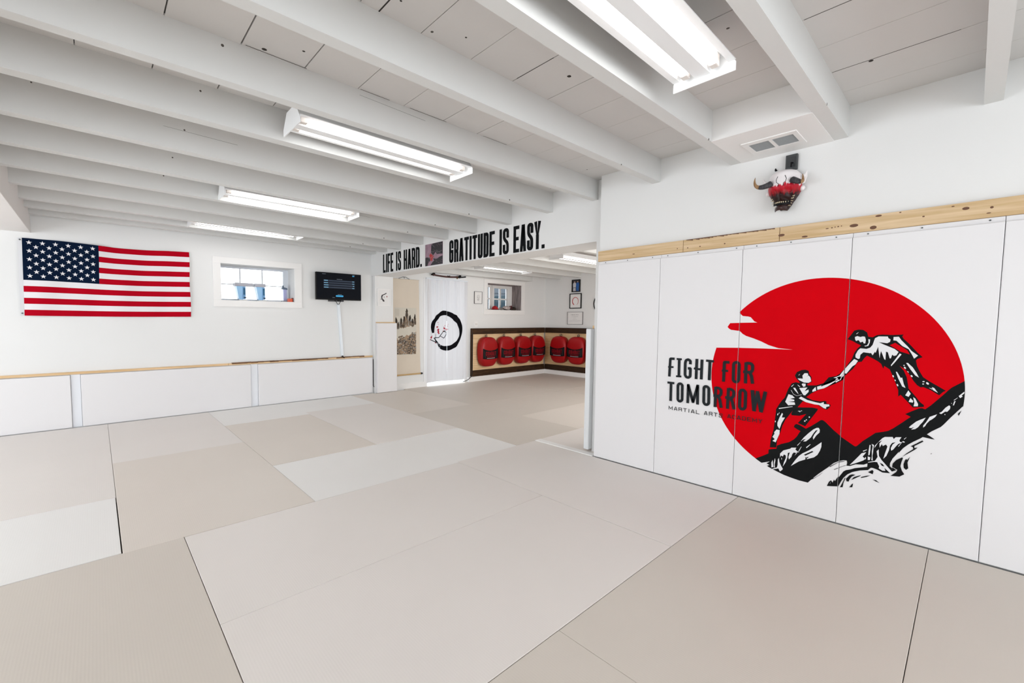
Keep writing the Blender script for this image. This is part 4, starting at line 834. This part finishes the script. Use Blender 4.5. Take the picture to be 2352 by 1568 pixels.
mb = MB(); mb.grid(lambda u, v: (3.588-.006*math.sin(v*math.pi)+.05*(2*u-1)**2, .858+.047*(2*u-1), 2.088+.026*v-.008*(1-(2*u-1)**2)), 14, 4); mb.build('mouth', BLK, MK, fix=False)
mb = MB(); mb.grid(lambda u, v: (3.580+.045*(2*u-1)**2-.012*math.sin(v*math.pi), .858+.034*(2*u-1), 2.046+.030*v-.004*(2*u-1)**2), 14, 6); mb.build('lower_lip', mat('mask_maroon', (.03, .005, .004), .35), MK, fix=False)
TOOTH = mat('ivory', (.62, .52, .36), .4)
mb = MB()
for k in range(9):
    u = k/8; y = .858+.036*(2*u-1); x = 3.577+.04*(2*u-1)**2
    mb.tube([(x, y, 2.104-.003*(1-(2*u-1)**2)), (x, y, 2.096-.003*(1-(2*u-1)**2))], [.0038, .002], 6)
for s in (-1, 1):
    for (v, l) in [(.30, .015), (.25, .018), (.20, .02), (.15, .022), (.10, .02)]:
        q = Vector(face(.5+s*.30, v)); o_ = Vector((-.55, s*.8, -.1)).normalized()
        mb.tube([q-o_*.004, q+o_*l*.6+Vector((0, 0, -.002)), q+o_*l+Vector((0, 0, .004 if v > .2 else -.008))], [.0045, .003, .0005], 6)
mb.build('teeth', TOOTH, MK)
mb = MB()
for s in (-1, 1): mb.tube([face(.5+s*.07, .78)[0:3], face(.5+s*.10, .70), face(.5+s*.09, .64), face(.5+s*.045, .60), face(.5+s*.05, .54)], .0016, 6)
mb.build('brow_line', BLK, MK)
HK = thing('wall_hook', (3.69, .83, 2.33), 'dark grey plastic hanger above the horned mask', 'hook')
GM = mat('gunmetal_plastic', (.045, .05, .052), .45)
mb = MB(); mb.box(3.684, XM-.001, .797, .862, 2.325, 2.428, .004); mb.build('plate', GM, HK)
mb = MB(); mb.box(3.680, 3.684, .808, .850, 2.345, 2.412, .001); mb.build('inset', mat('gunmetal_dark', (.03, .033, .035), .5), HK)
mb = MB(); mb.tube([(3.69, .822, 2.37), (3.655, .822, 2.365), (3.652, .822, 2.335)], .005, 8); mb.build('peg', BLK, HK)
t = thing('wall_peg', (3.70, .91, 2.34), 'tiny black peg on the wall left of the mask hanger', 'peg')
mb = MB(); mb.tube([(XM-.001, .916, 2.348), (3.685, .916, 2.348)], .005, 8); mb.tube([(3.688, .916, 2.356), (3.686, .916, 2.338)], .004, 8); mb.build('pin', BLK, t)

# ================================================================== pictures
def frame_y(name, x0, x1, z0, z1, y, lab, fcol, w=.012, d=.02, group=None):
    t = thing(name, ((x0+x1)/2, y, z0), lab, 'picture', group)
    mb = MB(); mb.box(x0, x1, y-d, y, z0, z0+w); mb.box(x0, x1, y-d, y, z1-w, z1); mb.box(x0, x0+w, y-d, y, z0+w, z1-w); mb.box(x1-w, x1, y-d, y, z0+w, z1-w); mb.build('frame', fcol, t)
    return t
def frame_x(name, y0, y1, z0, z1, x, lab, fcol, w=.012, d=.02, cat='picture'):
    t = thing(name, (x, (y0+y1)/2, z0), lab, cat)
    mb = MB(); mb.box(x-d, x, y0, y1, z0, z0+w); mb.box(x-d, x, y0, y1, z1-w, z1); mb.box(x-d, x, y0, y0+w, z0+w, z1-w); mb.box(x-d, x, y1-w, y1, z0+w, z1-w); mb.build('frame', fcol, t)
    return t
PAPER = mat('white_paper', (.80, .79, .78), .7)
t = frame_y('picture_frame', 3.86, 4.125, 1.55, 1.85, 6.665, 'white framed ink fish drawing with a red seal on the pier', TRIM, .016, .022)
mb = MB(); mb.box(3.876, 4.109, 6.655, 6.66, 1.566, 1.834); pa = mb.build('paper', PAPER, t)
mb = MB(); fy = lambda a, b: (a, 6.6545, b)
stroke(mb, fillet([(4.045, 1.778), (4.01, 1.757), (3.965, 1.742), (3.945, 1.705), (3.955, 1.672), (3.985, 1.655), (4.0, 1.63), (3.975, 1.635), (3.955, 1.672)], .02), .016, fy)
stroke(mb, [(3.965, 1.742), (3.950, 1.72), (3.945, 1.69)], .026, fy); stroke(mb, [(3.925, 1.667), (3.955, 1.676)], .012, fy); stroke(mb, [(3.99, 1.713), (4.0, 1.70)], .012, fy)
mb.build('ink_fish', mat('ink', (.05, .045, .045), .6), pa, fix=False)
mb = MB(); mb.poly([(4.052+.010*math.cos(a), 6.6545, 1.716+.013*math.sin(a)) for a in [q*.785 for q in range(8)]]); mb.build('red_seal', mat('seal_red', (.25, .02, .02), .6), pa, fix=False)
t = frame_y('picture_frame', 6.262, 6.49, 1.655, 1.915, YB-.001, 'thin framed ink skull drawing left of the annex window', mat('frame_dark', (.12, .11, .11), .5), .006, .02)
mb = MB(); mb.box(6.268, 6.484, YB-.012, YB-.008, 1.661, 1.909); pa = mb.build('paper', PAPER, t)
mb = MB(); fy2 = lambda a, b: (a, YB-.0125, b)
for k in range(14):
    a = k*.45; stroke(mb, [(6.378+.040*math.cos(a), 1.800+.038*math.sin(a)), (6.378+.040*math.cos(a+.4), 1.800+.038*math.sin(a+.4))], .002+.0015*(k % 3), fy2)
for s in (-1, 1): stroke(mb, [(6.375+s*.012-.006, 1.795), (6.375+s*.012+.006, 1.797)], .012, fy2)
stroke(mb, [(6.373, 1.780), (6.377, 1.770)], .006, fy2)
for q in range(5): stroke(mb, [(6.357+q*.009, 1.752), (6.357+q*.009, 1.737)], .003, fy2)
stroke(mb, [(6.348, 1.760), (6.352, 1.735), (6.375, 1.722), (6.398, 1.735), (6.402, 1.760)], .004, fy2)
mb.build('ink_skull', MATS['ink'], pa, fix=False)
t = frame_x('picture_frame', 5.754, 5.977, 1.965, 2.250, XE-.001, 'black framed photo of two people in white and blue uniforms, topmost of three', BLK, .014, .022)
mb = MB(); mb.box(XE-.014, XE-.010, 5.768, 5.963, 1.979, 2.236); pa = mb.build('photo', mat('photo_dark', (.02, .018, .022), .4, var=(18, .7)), t)
def fig(name, yc, m, s=1):
    mb = MB(); X = XE-.0146
    mb.poly([(X, yc+q[0]*s, q[1]) for q in [(.032, 1.985), (.036, 2.05), (.040, 2.10), (.045, 2.14), (.030, 2.175), (.010, 2.185), (-.010, 2.185), (-.030, 2.175), (-.042, 2.14), (-.036, 2.09), (-.030, 2.04), (-.030, 1.985), (-.004, 1.985), (0, 2.045), (.006, 1.985)]]); mb.build(name, m, pa, fix=False)
    mb = MB(); mb.poly([(X-.0004, yc+.014*math.cos(q*.7), 2.200+.017*math.sin(q*.7)) for q in range(9)]); mb.build('printed_head', mat('skin_print', (.42, .26, .20), .5), pa, fix=False)
fig('white_uniform', 5.905, mat('uniform_white', (.55, .56, .60), .6)); fig('blue_uniform', 5.822, mat('uniform_blue', (.01, .09, .33), .6))
mb = MB(); X = XE-.0152; mb.quad((X, 5.940, 2.068), (X, 5.872, 2.072), (X, 5.872, 2.062), (X, 5.940, 2.058)); mb.build('printed_belt', BLK, pa, fix=False)
t = frame_x('picture_frame', 5.713, 6.03, 1.583, 1.932, XE-.001, 'black framed red brush circle on white, middle of three', BLK, .018, .022)
mb = MB(); mb.box(XE-.014, XE-.010, 5.731, 6.012, 1.601, 1.914); pa = mb.build('paper', PAPER, t)
mb = MB(); fz = lambda a, b: (XE-.0145, a, b); n = 40
for k in range(n):
    a0 = R(-62)+R(305)*k/n; a1 = R(-62)+R(305)*(k+1)/n; w0 = .004+.012*(k/n); 
    for (q, r_) in ((a0, 1),): pass
    stroke(mb, [(5.872-.078*math.cos(a0), 1.752+.088*math.sin(a0)), (5.872-.078*math.cos(a1), 1.752+.088*math.sin(a1))], w0+.004, fz)
mb.build('brush_circle', mat('brush_red', (.48, .01, .025), .6), pa, fix=False)
t = frame_x('certificate', 5.668, 6.084, 1.210, 1.505, XE-.001, 'thin framed certificate with small print, lowest of three', mat('frame_dark', (.12, .11, .11), .5), .007, .016, 'certificate')
mb = MB(); mb.box(XE-.010, XE-.006, 5.675, 6.077, 1.217, 1.498); pa = mb.build('paper', PAPER, t)
mb = MB(); fz = lambda a, b: (XE-.0105, a, b); rr = random.Random(2)
for (z, a, b, h) in [(1.435, 5.87, 5.99, .022), (1.435, 5.79, 5.85, .022), (1.392, 5.79, 5.97, .010), (1.365, 5.85, 5.92, .006), (1.335, 5.83, 5.94, .006), (1.305, 5.72, 6.03, .005), (1.282, 5.72, 6.03, .005)]:
    y = b
    while y > a: wv = rr.uniform(.006, .014)*h/.012; stroke(mb, [(y, z), (y-wv, z+rr.uniform(-.15, .15)*h)], h*rr.uniform(.35, .7), fz); y -= wv*1.3
mb.build('printed_lines', mat('print_grey', (.25, .23, .24), .6), pa, fix=False)
# ================================================================== hanging scroll
SCM = mat('scroll_silk', (.66, .58, .48), .75, var=(5, .04))
t = thing('hanging_scroll', (4.5, YB, .25), 'tall cream hanging scroll with an ink mountain landscape beside the pier', 'scroll')
def ssf(x, z): return YB-.016-.0006*math.sin((x-4.2)*5+z*1.3)
mb = MB(); mb.grid(lambda u, v: (4.13+.68*u+.04*(1-v)*(u), ssf(4.2+.6*u, .27+1.78*v), .275+1.778*v), 16, 20); mb.build('silk', SCM, t, fix=False)
mb = MB(); mb.tube([(4.09, YB-.028, .268), (4.845, YB-.028, .268)], .014, 12); rl = mb.build('roller', mat('bamboo', (.52, .34, .14), .45), t)
mb = MB(); mb.tube([(4.845, YB-.028, .268), (4.885, YB-.028, .268)], .018, 12); mb.build('knob', BLK, rl)
mb = MB(); mb.tube([(4.15, YB-.018, 2.055), (4.82, YB-.018, 2.055)], .007, 8); mb.build('top_rod', SCM, t)
mb = MB(); mb.tube([(4.345, YB-.03, 2.062), (4.44, YB-.03, 2.098), (4.50, YB-.03, 2.098), (4.585, YB-.03, 2.062)], .004, 6); mb.tube([(4.455, YB-.03, 2.095), (4.455, YB-.03, 2.075)], .004, 6); mb.tube([(4.478, YB-.03, 2.095), (4.478, YB-.03, 2.072)], .004, 6); mb.build('cord', BLKM, t)
PX0, PX1, PZ0, PZ1 = 4.255, 4.752, .640, 1.531
mb = MB(); mb.grid(lambda u, v: (PX0+(PX1-PX0)*u, ssf(PX0+(PX1-PX0)*u, PZ0+(PZ1-PZ0)*v)-.0015, PZ0+(PZ1-PZ0)*v), 12, 12); pa = mb.build('painting', mat('aged_paper', (.60, .56, .48), .7, var=(6, .05)), t, fix=False)
rk = random.Random(21)
INKS = [mat('wash_dark', (.10, .085, .07), .7, var=(60, .9)), mat('wash_mid', (.20, .15, .11), .7, var=(55, .8)), mat('wash_brown', (.36, .25, .16), .7, var=(50, .6)), mat('wash_grey', (.36, .36, .34), .7, var=(50, .4))]
def sp3(a, b): return (PX0+(PX1-PX0)*a, ssf(PX0+(PX1-PX0)*a, PZ0+(PZ1-PZ0)*b)-.003, PZ0+(PZ1-PZ0)*b)
def brush(mb, a, b, w_, h_, n=7):
    mb.poly([sp3(min(.985, max(.015, a+w_*math.cos(q*6.283/n)*rk.uniform(.5, 1.1))), min(.985, max(.012, b+h_*math.sin(q*6.283/n)*rk.uniform(.5, 1.1)))) for q in range(n)])
MBS = [MB() for _ in range(4)]
def mass(mb, pts, off=-.0022):
    mb.poly([(PX0+(PX1-PX0)*a, ssf(PX0+(PX1-PX0)*a, PZ0+(PZ1-PZ0)*b)+off, PZ0+(PZ1-PZ0)*b) for a, b in pts])
for (a0, tp, wd, bs) in [(.56, .93, .14, .60), (.44, .79, .10, .58), (.70, .81, .11, .62), (.29, .75, .09, .58), (.10, .75, .085, .56), (.93, .83, .06, .64)]:
    L_ = [(max(.012, a0-wd), bs)]+[(max(.012, a0-wd*(1-k/6)**.6*rk.uniform(.7, 1.05)), bs+(tp-bs)*k/6) for k in range(1, 6)]+[(a0, tp)]+[(min(.988, a0+wd*(1-k/6)**.6*rk.uniform(.7, 1.05)), bs+(tp-bs)*k/6) for k in range(5, 0, -1)]+[(min(.988, a0+wd), bs)]
    mass(MBS[2], L_)
mass(MBS[2], [(.012, .02), (.985, .012), (.985, .50), (.90, .44), (.80, .47), (.68, .40), (.55, .43), (.42, .36), (.30, .38), (.18, .30), (.08, .40), (.012, .36)])
# upper pinnacles, mist band, lower rocks and trees
for (a0, top, wd, base) in [(.56, .945, .13, .62), (.44, .80, .10, .60), (.70, .82, .10, .64), (.30, .76, .09, .60), (.09, .76, .09, .58), (.93, .84, .07, .66), (.82, .74, .08, .62), (.18, .66, .05, .58)]:
    for _ in range(70):
        v = rk.random(); b = base+(top-base)*v; ww = wd*(1-v*.75)
        MBS[rk.choice([0, 1, 1, 2, 2, 3]) if v < .6 else rk.choice([0, 0, 1])].mi = 0
        k = rk.choice([1, 2, 2, 3]) if v < .55 else rk.choice([0, 0, 1])
        brush(MBS[k], a0+rk.uniform(-ww, ww)*.8, b, rk.uniform(.014, .034), rk.uniform(.014, .055))
for _ in range(620):
    a = rk.random(); b = rk.uniform(.02, .47); top = .30+.18*abs(math.sin(a*5+.4))*(.5+a*.6)
    if b > top: continue
    k = rk.choice([0, 0, 1, 1, 2, 2, 3]); brush(MBS[k], a, b, rk.uniform(.018, .05), rk.uniform(.008, .026))
for k, nm in enumerate(('dark_wash', 'mid_wash', 'brown_wash', 'grey_wash')): MBS[k].build(nm, INKS[k], pa, fix=False)
mb = MB()
for c in range(4):
    for r in range(7 if c else 9):
        a = .05+c*.045; b = .965-r*.022
        stroke(mb, [(a, b), (a+.018, b-.008)], .006, lambda x, z: sp3(x, z))
mb.build('inscription', INKS[1], pa, fix=False)

# ================================================================== doorway curtain
CM = bpy.data.materials.new('curtain_cloth'); CM.use_nodes = True
_b = CM.node_tree.nodes['Principled BSDF']; _b.inputs['Base Color'].default_value = (.70, .685, .69, 1); _b.inputs['Roughness'].default_value = .85
_tr = CM.node_tree.nodes.new('ShaderNodeBsdfTranslucent'); _tr.inputs[0].default_value = (.60, .66, .74, 1)
_mx = CM.node_tree.nodes.new('ShaderNodeMixShader'); _mx.inputs[0].default_value = .12
_o = CM.node_tree.nodes['Material Output']
CM.node_tree.links.new(_b.outputs[0], _mx.inputs[1]); CM.node_tree.links.new(_tr.outputs[0], _mx.inputs[2]); CM.node_tree.links.new(_mx.outputs[0], _o.inputs[0])
CX0, CXM, CX1, CZT = 4.972, 5.482, 6.026, 2.098
def cy(x, z):
    k = (x-CX0)/(CX1-CX0); f = .25+.75*max(0, min(1, (z-.9)/1.1))
    return 6.700-(.014*math.sin(k*46)+.010*math.sin(k*71+1.3))*f-.006*math.sin(k*17+z*1.2)
t = thing('doorway_curtain', (5.5, 6.70, .06), 'grey white split door curtain with a black brush circle and red blossom', 'curtain')
def pan(xa, xb, s):
    mb = MB()
    def f(u, v):
        x = xa+(xb-xa)*u; zb = .072+.008*math.sin((x-5)*6)-.0*u
        z = zb+(CZT-zb)*v
        gap = .0028*math.sin(v*math.pi)*(1 if v < .5 else .8)-.0005
        if s < 0: x -= gap*u**3
        else: x += gap*(1-u)**3
        return (x, cy(x, z), z)
    mb.grid(f, 56, 34); return mb.build('panel', CM, t, fix=False)
pl, pr_ = pan(CX0, CXM, -1), pan(CXM, CX1, 1)
OUT = [(5.111, 1.046), (5.076, 1.171), (5.131, 1.301), (5.311, 1.467), (5.453, 1.486), (5.643, 1.438), (5.793, 1.349), (5.877, 1.212), (5.889, 1.073), (5.842, .925), (5.737, .767), (5.618, .709), (5.5, .685), (5.371, .702), (5.285, .75), (5.229, .84), (5.176, .935)]
INN = [(5.152, 1.05), (5.172, 1.192), (5.241, 1.301), (5.311, 1.379), (5.453, 1.397), (5.584, 1.348), (5.703, 1.258), (5.779, 1.166), (5.807, 1.075), (5.796, .96), (5.706, .859), (5.588, .795), (5.471, .782), (5.385, .785), (5.299, .816), (5.243, .873), (5.187, .942)]
def crom(P, t):
    n = len(P)-1; i = min(int(t*n), n-1); f = t*n-i
    p0, p1, p2, p3 = [Vector(P[max(0, min(n, j))]) for j in (i-1, i, i+1, i+2)]
    return .5*((2*p1)+(p2-p0)*f+(2*p0-5*p1+4*p2-p3)*f*f+(3*p1-p0-3*p2+p3)*f**3)
def ringpart(side):
    mb = MB(); N = 240
    for k in range(N):
        for q in range(6):
            P = []
            for (kk, qq) in ((k, q), (k+1, q), (k+1, q+1), (k, q+1)):
                a = crom(OUT, kk/N); b = crom(INN, kk/N); p = a*(1-qq/6)+b*qq/6
                P.append(p)
            cx = sum(p.x for p in P)/4
            if abs(cx-CXM) < .006 or (cx < CXM) != (side < 0): continue
            if k > N*.86 and q in (1, 4) and (k//7) % 2: continue     # dry brush tail
            mb.quad(*[(p.x, cy(p.x, p.y)-.0035, p.y) for p in P])
    return mb
INKC = mat('curtain_ink', (.006, .006, .008), .9, spec=.05)
for s, pnl in ((-1, pl), (1, pr_)): ringpart(s).build('brush_ring', INKC, pnl, fix=False)
fc = lambda a, b: (a, cy(a, b)-.005, b)
def sub(pts, n=4):
    o = []
    for a, b in zip(pts, pts[1:]):
        for k in range(n): o.append((a[0]+(b[0]-a[0])*k/n, a[1]+(b[1]-a[1])*k/n))
    return o+[pts[-1]]
mb = MB()
for p, wd in [([(5.063, .918), (5.201, .863)], .014), ([(5.21, .85), (5.166, .952), (5.271, .955), (5.33, 1.02), (5.385, 1.075), (5.426, 1.091)], .014), ([(5.385, 1.075), (5.452, 1.06), (5.455, 1.023), (5.398, .941), (5.306, .982)], .012), ([(5.20, .955), (5.205, 1.03)], .008), ([(5.14, .95), (5.24, .86)], .010)]: stroke(mb, sub(p), wd, fc)
mb.build('branch', INKC, pl, fix=False)
mb = MB(); rk2 = random.Random(4)
for (a, b, r) in [(5.249, 1.252, .008), (5.262, 1.215, .006), (5.235, 1.164, .018), (5.259, 1.115, .020), (5.262, 1.071, .024), (5.27, 1.037, .020), (5.245, 1.10, .012), (5.407, 1.135, .020), (5.084, .959, .022), (5.10, .975, .014), (5.057, .916, .012), (5.191, .852, .014), (5.418, 1.191, .008), (5.40, 1.16, .010), (5.383, 1.08, .012), (5.107, 1.0, .008)]:
    mb.poly([fc(a+r*math.cos(q*.7)*rk2.uniform(.6, 1.2), b+r*math.sin(q*.7)*rk2.uniform(.6, 1.2)) for q in range(9)])
BLO = mat('blossom_red', (.42, .01, .03), .8); mb.build('blossom', BLO, pl, fix=False)
mb = MB()
for (a, b, r) in [(5.508, 1.179, .007), (5.515, 1.218, .006), (5.505, 1.115, .010)]: mb.poly([fc(a+r*math.cos(q*.7), b+r*math.sin(q*.7)) for q in range(9)])
mb.build('blossom', BLO, pr_, fix=False)
mb = MB(); mb.poly([fc(5.455+.017*math.cos(q*.7), 1.113+.024*math.sin(q*.7)) for q in range(9)]); mb.build('blossom', BLO, pl, fix=False)
mb = MB(); mb.tube([(4.965, 6.70, 2.106), (6.035, 6.70, 2.106)], .011, 10); mb.build('rod', mat('rod_white', (.80, .84, .90), .3), t)

# ================================================================== sword above the doorway
t = thing('sword', (5.54, 6.68, 2.16), 'sheathed curved sword in dark red brown lacquer on pegs above the curtain', 'sword')
LAQ = mat('dark_lacquer', (.060, .014, .010), .3)
mb = MB(); mb.tube([(5.10+k*.052, 6.665, 2.180-.020*math.sin(math.pi*(k/12)*.9)) for k in range(13)], [.017]*13, 8); mb.build('scabbard', LAQ, t, smooth=True)
mb = MB(); mb.tube([(5.745, 6.675, 2.168), (5.84, 6.675, 2.176), (5.955, 6.675, 2.192)], [.013, .012, .014], 8); mb.build('grip', BLK, t)
mb = MB(); mb.tube([(5.722, 6.675, 2.165), (5.730, 6.675, 2.166)], .030, 14); mb.build('guard', mat('old_brass', (.16, .11, .05), .4, .7), t)
mb = MB(); mb.tube([(5.46, 6.66, 2.18), (5.49, 6.655, 2.17), (5.52, 6.66, 2.185)], .010, 6); mb.build('cord_knot', BLK, t)
for x, z in ((5.125, 2.19), (5.80, 2.183)):
    mb = MB(); mb.tube([(x, YB-.001, z), (x, 6.70, z), (x, 6.69, z)], [.012, .02, .030], 12); mb.ball((x, 6.668, z+.006), .032, .014, .032); tag(mb.build('wall_peg', BLK), 'round black peg holding the %s end of the sword' % ('left' if x < 5.5 else 'grip'), 'peg', 'pegs holding the sword')

# cable from the wainscot corner to the doorway
mb = MB(); pts = [(6.150, 6.655, 1.05), (6.148, 6.655, .70), (6.143, 6.65, .30), (6.135, 6.645, .175), (6.10, 6.64, .11), (6.02, 6.64, .060), (5.94, 6.64, .036), (5.87, 6.64, .026)]
mb.tube(pts, .0065, 8); tag(mb.build('cable', BLK, smooth=True), 'thin black cable curling from the planked wall corner to the curtain foot', 'cable')
mb = MB(); mb.tube([(3.815, 6.735, .60), (3.812, 6.735, .13), (3.816, 6.73, .11), (3.835, 6.70, .095)], .005, 8); tag(mb.build('cable', BLK, smooth=True), 'thin black cable beside the end of the low pads at the pier', 'cable')

# ================================================================== planked wainscot in the annex
t = thing('wainscot', (7.35, 6.72, .1), 'light planked panel framed by dark stained boards under the annex window', 'wall panelling')
mb = MB()
for k in range(7): mb.box(6.185, 8.60, 6.715, YB-.001, .228+k*.1125, .228+(k+1)*.1125-.0022, .0012)
mb.build('planks', PLANK, t)
mb = MB(); mb.box(6.168, 8.60, 6.69, YB-.001, 1.003, 1.128, .003); mb.build('top_rail', STAIN, t)
mb = MB(); mb.box(6.168, 8.60, 6.69, YB-.001, .092, .226, .003); mb.build('bottom_rail', STAIN, t)
mb = MB(); mb.box(6.168, 6.184, 6.695, YB-.001, .2265, 1.0025, .001); mb.build('end_strip', STAIN, t)
t = thing('wainscot', (8.63, 5.0, .1), 'light planked panel with dark stained boards on the annex end wall below the certificate', 'wall panelling')
mb = MB()
PLX = wood('light_plank_y', (.60, .40, .20), (.78, .58, .34), (5, .5, 14), 2.5)
STX = wood('dark_stain_y', (.018, .009, .005), (.06, .03, .013), (8, .8, 12), 3, .45)
for k in range(7): mb.box(8.645, XE-.001, 2.2, 6.71, .228+k*.1125, .228+(k+1)*.1125-.0022, .0012)
mb.build('planks', PLX, t)
mb = MB(); mb.box(8.615, XE-.001, 2.2, 6.688, 1.003, 1.128, .003); mb.build('top_rail', STX, t)
mb = MB(); mb.box(8.615, XE-.001, 2.2, 6.688, .102, .226, .003); mb.build('bottom_rail', STX, t)

# ================================================================== red kick shields
def shield():
    """local frame: hangs in the xz plane, front towards -y, back at y=0, base at z=0"""
    t = bpy.data.objects.new('kick_shield', None); COL.objects.link(t)
    W, Hh, D = .252, .640, .125
    mb = MB()
    NU, NV = 28, 28
    def outline(a):   # superellipse, narrower at the foot
        c, s = math.cos(a), math.sin(a); n = 3.1
        r = (abs(c)**n+abs(s)**n)**(-1/n)
        x, z = r*c, r*s
        return x*W*(1-.07*max(0, -z)-.03*max(0, z)), Hh/2+z*Hh/2
    rings = []
    for (k, y) in [(0.0, 0), (.90, 0), (.985, -.012), (1.0, -.035), (1.0, -.095), (.975, -.130), (.92, -.148), (.80, -.157), (.5, -.163), (0.0, -.166)]:
        rings.append([(k, y)])
    prev = None; NA = 56
    for (k, y) in [r[0] for r in rings]:
        if k == 0.0: cur = [mb.bm.verts.new((0, y, Hh/2))]
        else:
            cur = []
            for a in range(NA):
                x, z = outline(2*math.pi*a/NA); zz = Hh/2+(z-Hh/2)*k
                bow = -.016*(1-((zz-Hh/2)/(Hh/2))**2) if y < -.1 else 0
                cur.append(mb.bm.verts.new((x*k, y+bow, zz)))
        if prev is not None:
            for a in range(NA):
                if len(prev) == 1: f = mb.bm.faces.new((prev[0], cur[(a+1) % NA], cur[a]))
                elif len(cur) == 1: f = mb.bm.faces.new((prev[a], prev[(a+1) % NA], cur[0]))
                else: f = mb.bm.faces.new((prev[a], prev[(a+1) % NA], cur[(a+1) % NA], cur[a]))
                f.smooth = True
        prev = cur
    mb.build('cushion', REDV, t)
    def fr(x, z):
        k = max(abs(x)/W, .0); bow = -.016*(1-((z-Hh/2)/(Hh/2))**2)
        y = -.163+(k**4)*.018
        return (x, y+bow-.0045, z)
    mb = MB(); mb.grid(lambda u, v: fr(-.226+.452*u, .165+.016*(2*u-1)**2+(.185+.035*(2*u-1)**2)*v), 20, 6); bd = mb.build('logo_band', BLK, t, fix=False)
    mb = MB(); mb.local = True; f2 = lambda a, b: (fr(a, b)[0], fr(a, b)[1]-.0015, b)
    word(mb, 'COMBAT', -.155, .310, .245, .088, .017, f2, gap=.2)
    word(mb, 'CORE', -.085, .170, .245, .030, .007, f2, gap=.3) if False else None
    for (a, b, z) in [(-.13, .13, .228), (-.115, .115, .210)]: stroke(mb, sub([(a, z), (b, z)], 8), .009, f2)
    mb.build('red_logo', REDV2, bd, fix=False)
    mb = MB(); mb.local = True; stroke(mb, sub([(-.12, .190), (0, .186), (.12, .190)], 6), .008, f2); mb.build('white_line', PRINTW, bd, fix=False)
    mb = MB(); mb.local = True
    for s in (-1, 1): stroke(mb, [(s*.19, .345), (s*.180, .27), (s*.16, .195)], .003, f2)
    mb.build('edge_line', mat('logo_grey', (.10, .10, .11), .4), bd, fix=False)
    mb = MB()
    for s in (-1, 1): mb.tube([(s*.026, -.03, .62), (s*.026, -.03, .682), (0, -.03, .69) if s > 0 else (s*.026, -.03, .682)], .006, 6)
    mb.tube([(-.03, -.03, .643), (.03, -.03, .643)], .006, 6); mb.build('hanging_loop', BLK, t)
    mb = MB(); mb.tube([(0, .0, .675), (0, -.05, .675), (0, -.055, .695)], .006, 8); mb.build('hook', mat('hook_steel', (.45, .44, .43), .35, .8), t)
    return t
SG = 'red kick shields hung on the planked walls'
SP = [(6.560, 6.700, .300, 0, 0, 'red kick shield nearest the curtain, first in the row under the window'), (7.118, 6.700, .303, 0, 0, 'red kick shield second from the curtain under the annex window'), (7.690, 6.700, .300, 0, 0, 'red kick shield third from the curtain, left of the corner one'), (8.205, 6.700, .300, 0, 0, 'red kick shield in the corner of the planked walls, below the right window edge'),
      (8.642, 6.215, .290, -math.pi/2, 0, 'red kick shield first right of the corner on the end wall'), (8.642, 5.735, .290, -math.pi/2, 0, 'red kick shield second right of the corner, below the certificate'), (8.642, 5.225, .290, -math.pi/2, 0, 'red kick shield cut off by the jamb pad at the right of the row')]
sh0 = shield()
for i, (x, y, z, rz, _, lab) in enumerate(SP):
    o = sh0 if i == 0 else copy_tree(sh0)
    o.location = (x, y, z); o.rotation_euler = (0, 0, rz); o.scale = (.92, 1, 1) if rz else (1, 1, 1); tag(o, lab, 'kick shield', SG)

# ================================================================== small wall bits
t = thing('wall_outlet', (6.33, YB, 1.17), 'white wall outlet just above the dark top rail, left of the annex window', 'outlet')
mb = MB(); mb.box(6.285, 6.375, YB-.008, YB-.001, 1.155, 1.275, .002); pl_ = mb.build('plate', TRIM, t)
mb = MB()
for x in (6.315, 6.345): mb.box(x-.006, x+.006, YB-.0095, YB-.0078, 1.20, 1.235)
mb.build('switch', mat('switch_grey', (.55, .50, .48), .5), pl_)
t = thing('wall_hoop', (8.66, 5.16, 1.44), 'thin black hoop on the annex end wall, almost hidden by the edge of the opening', 'hoop')
mb = MB(); mb.tube([(8.668, 5.16+.235*math.cos(k*.2618), 1.68+.235*math.sin(k*.2618)) for k in range(25)], .010, 8, caps=False); mb.build('rim', BLK, t)
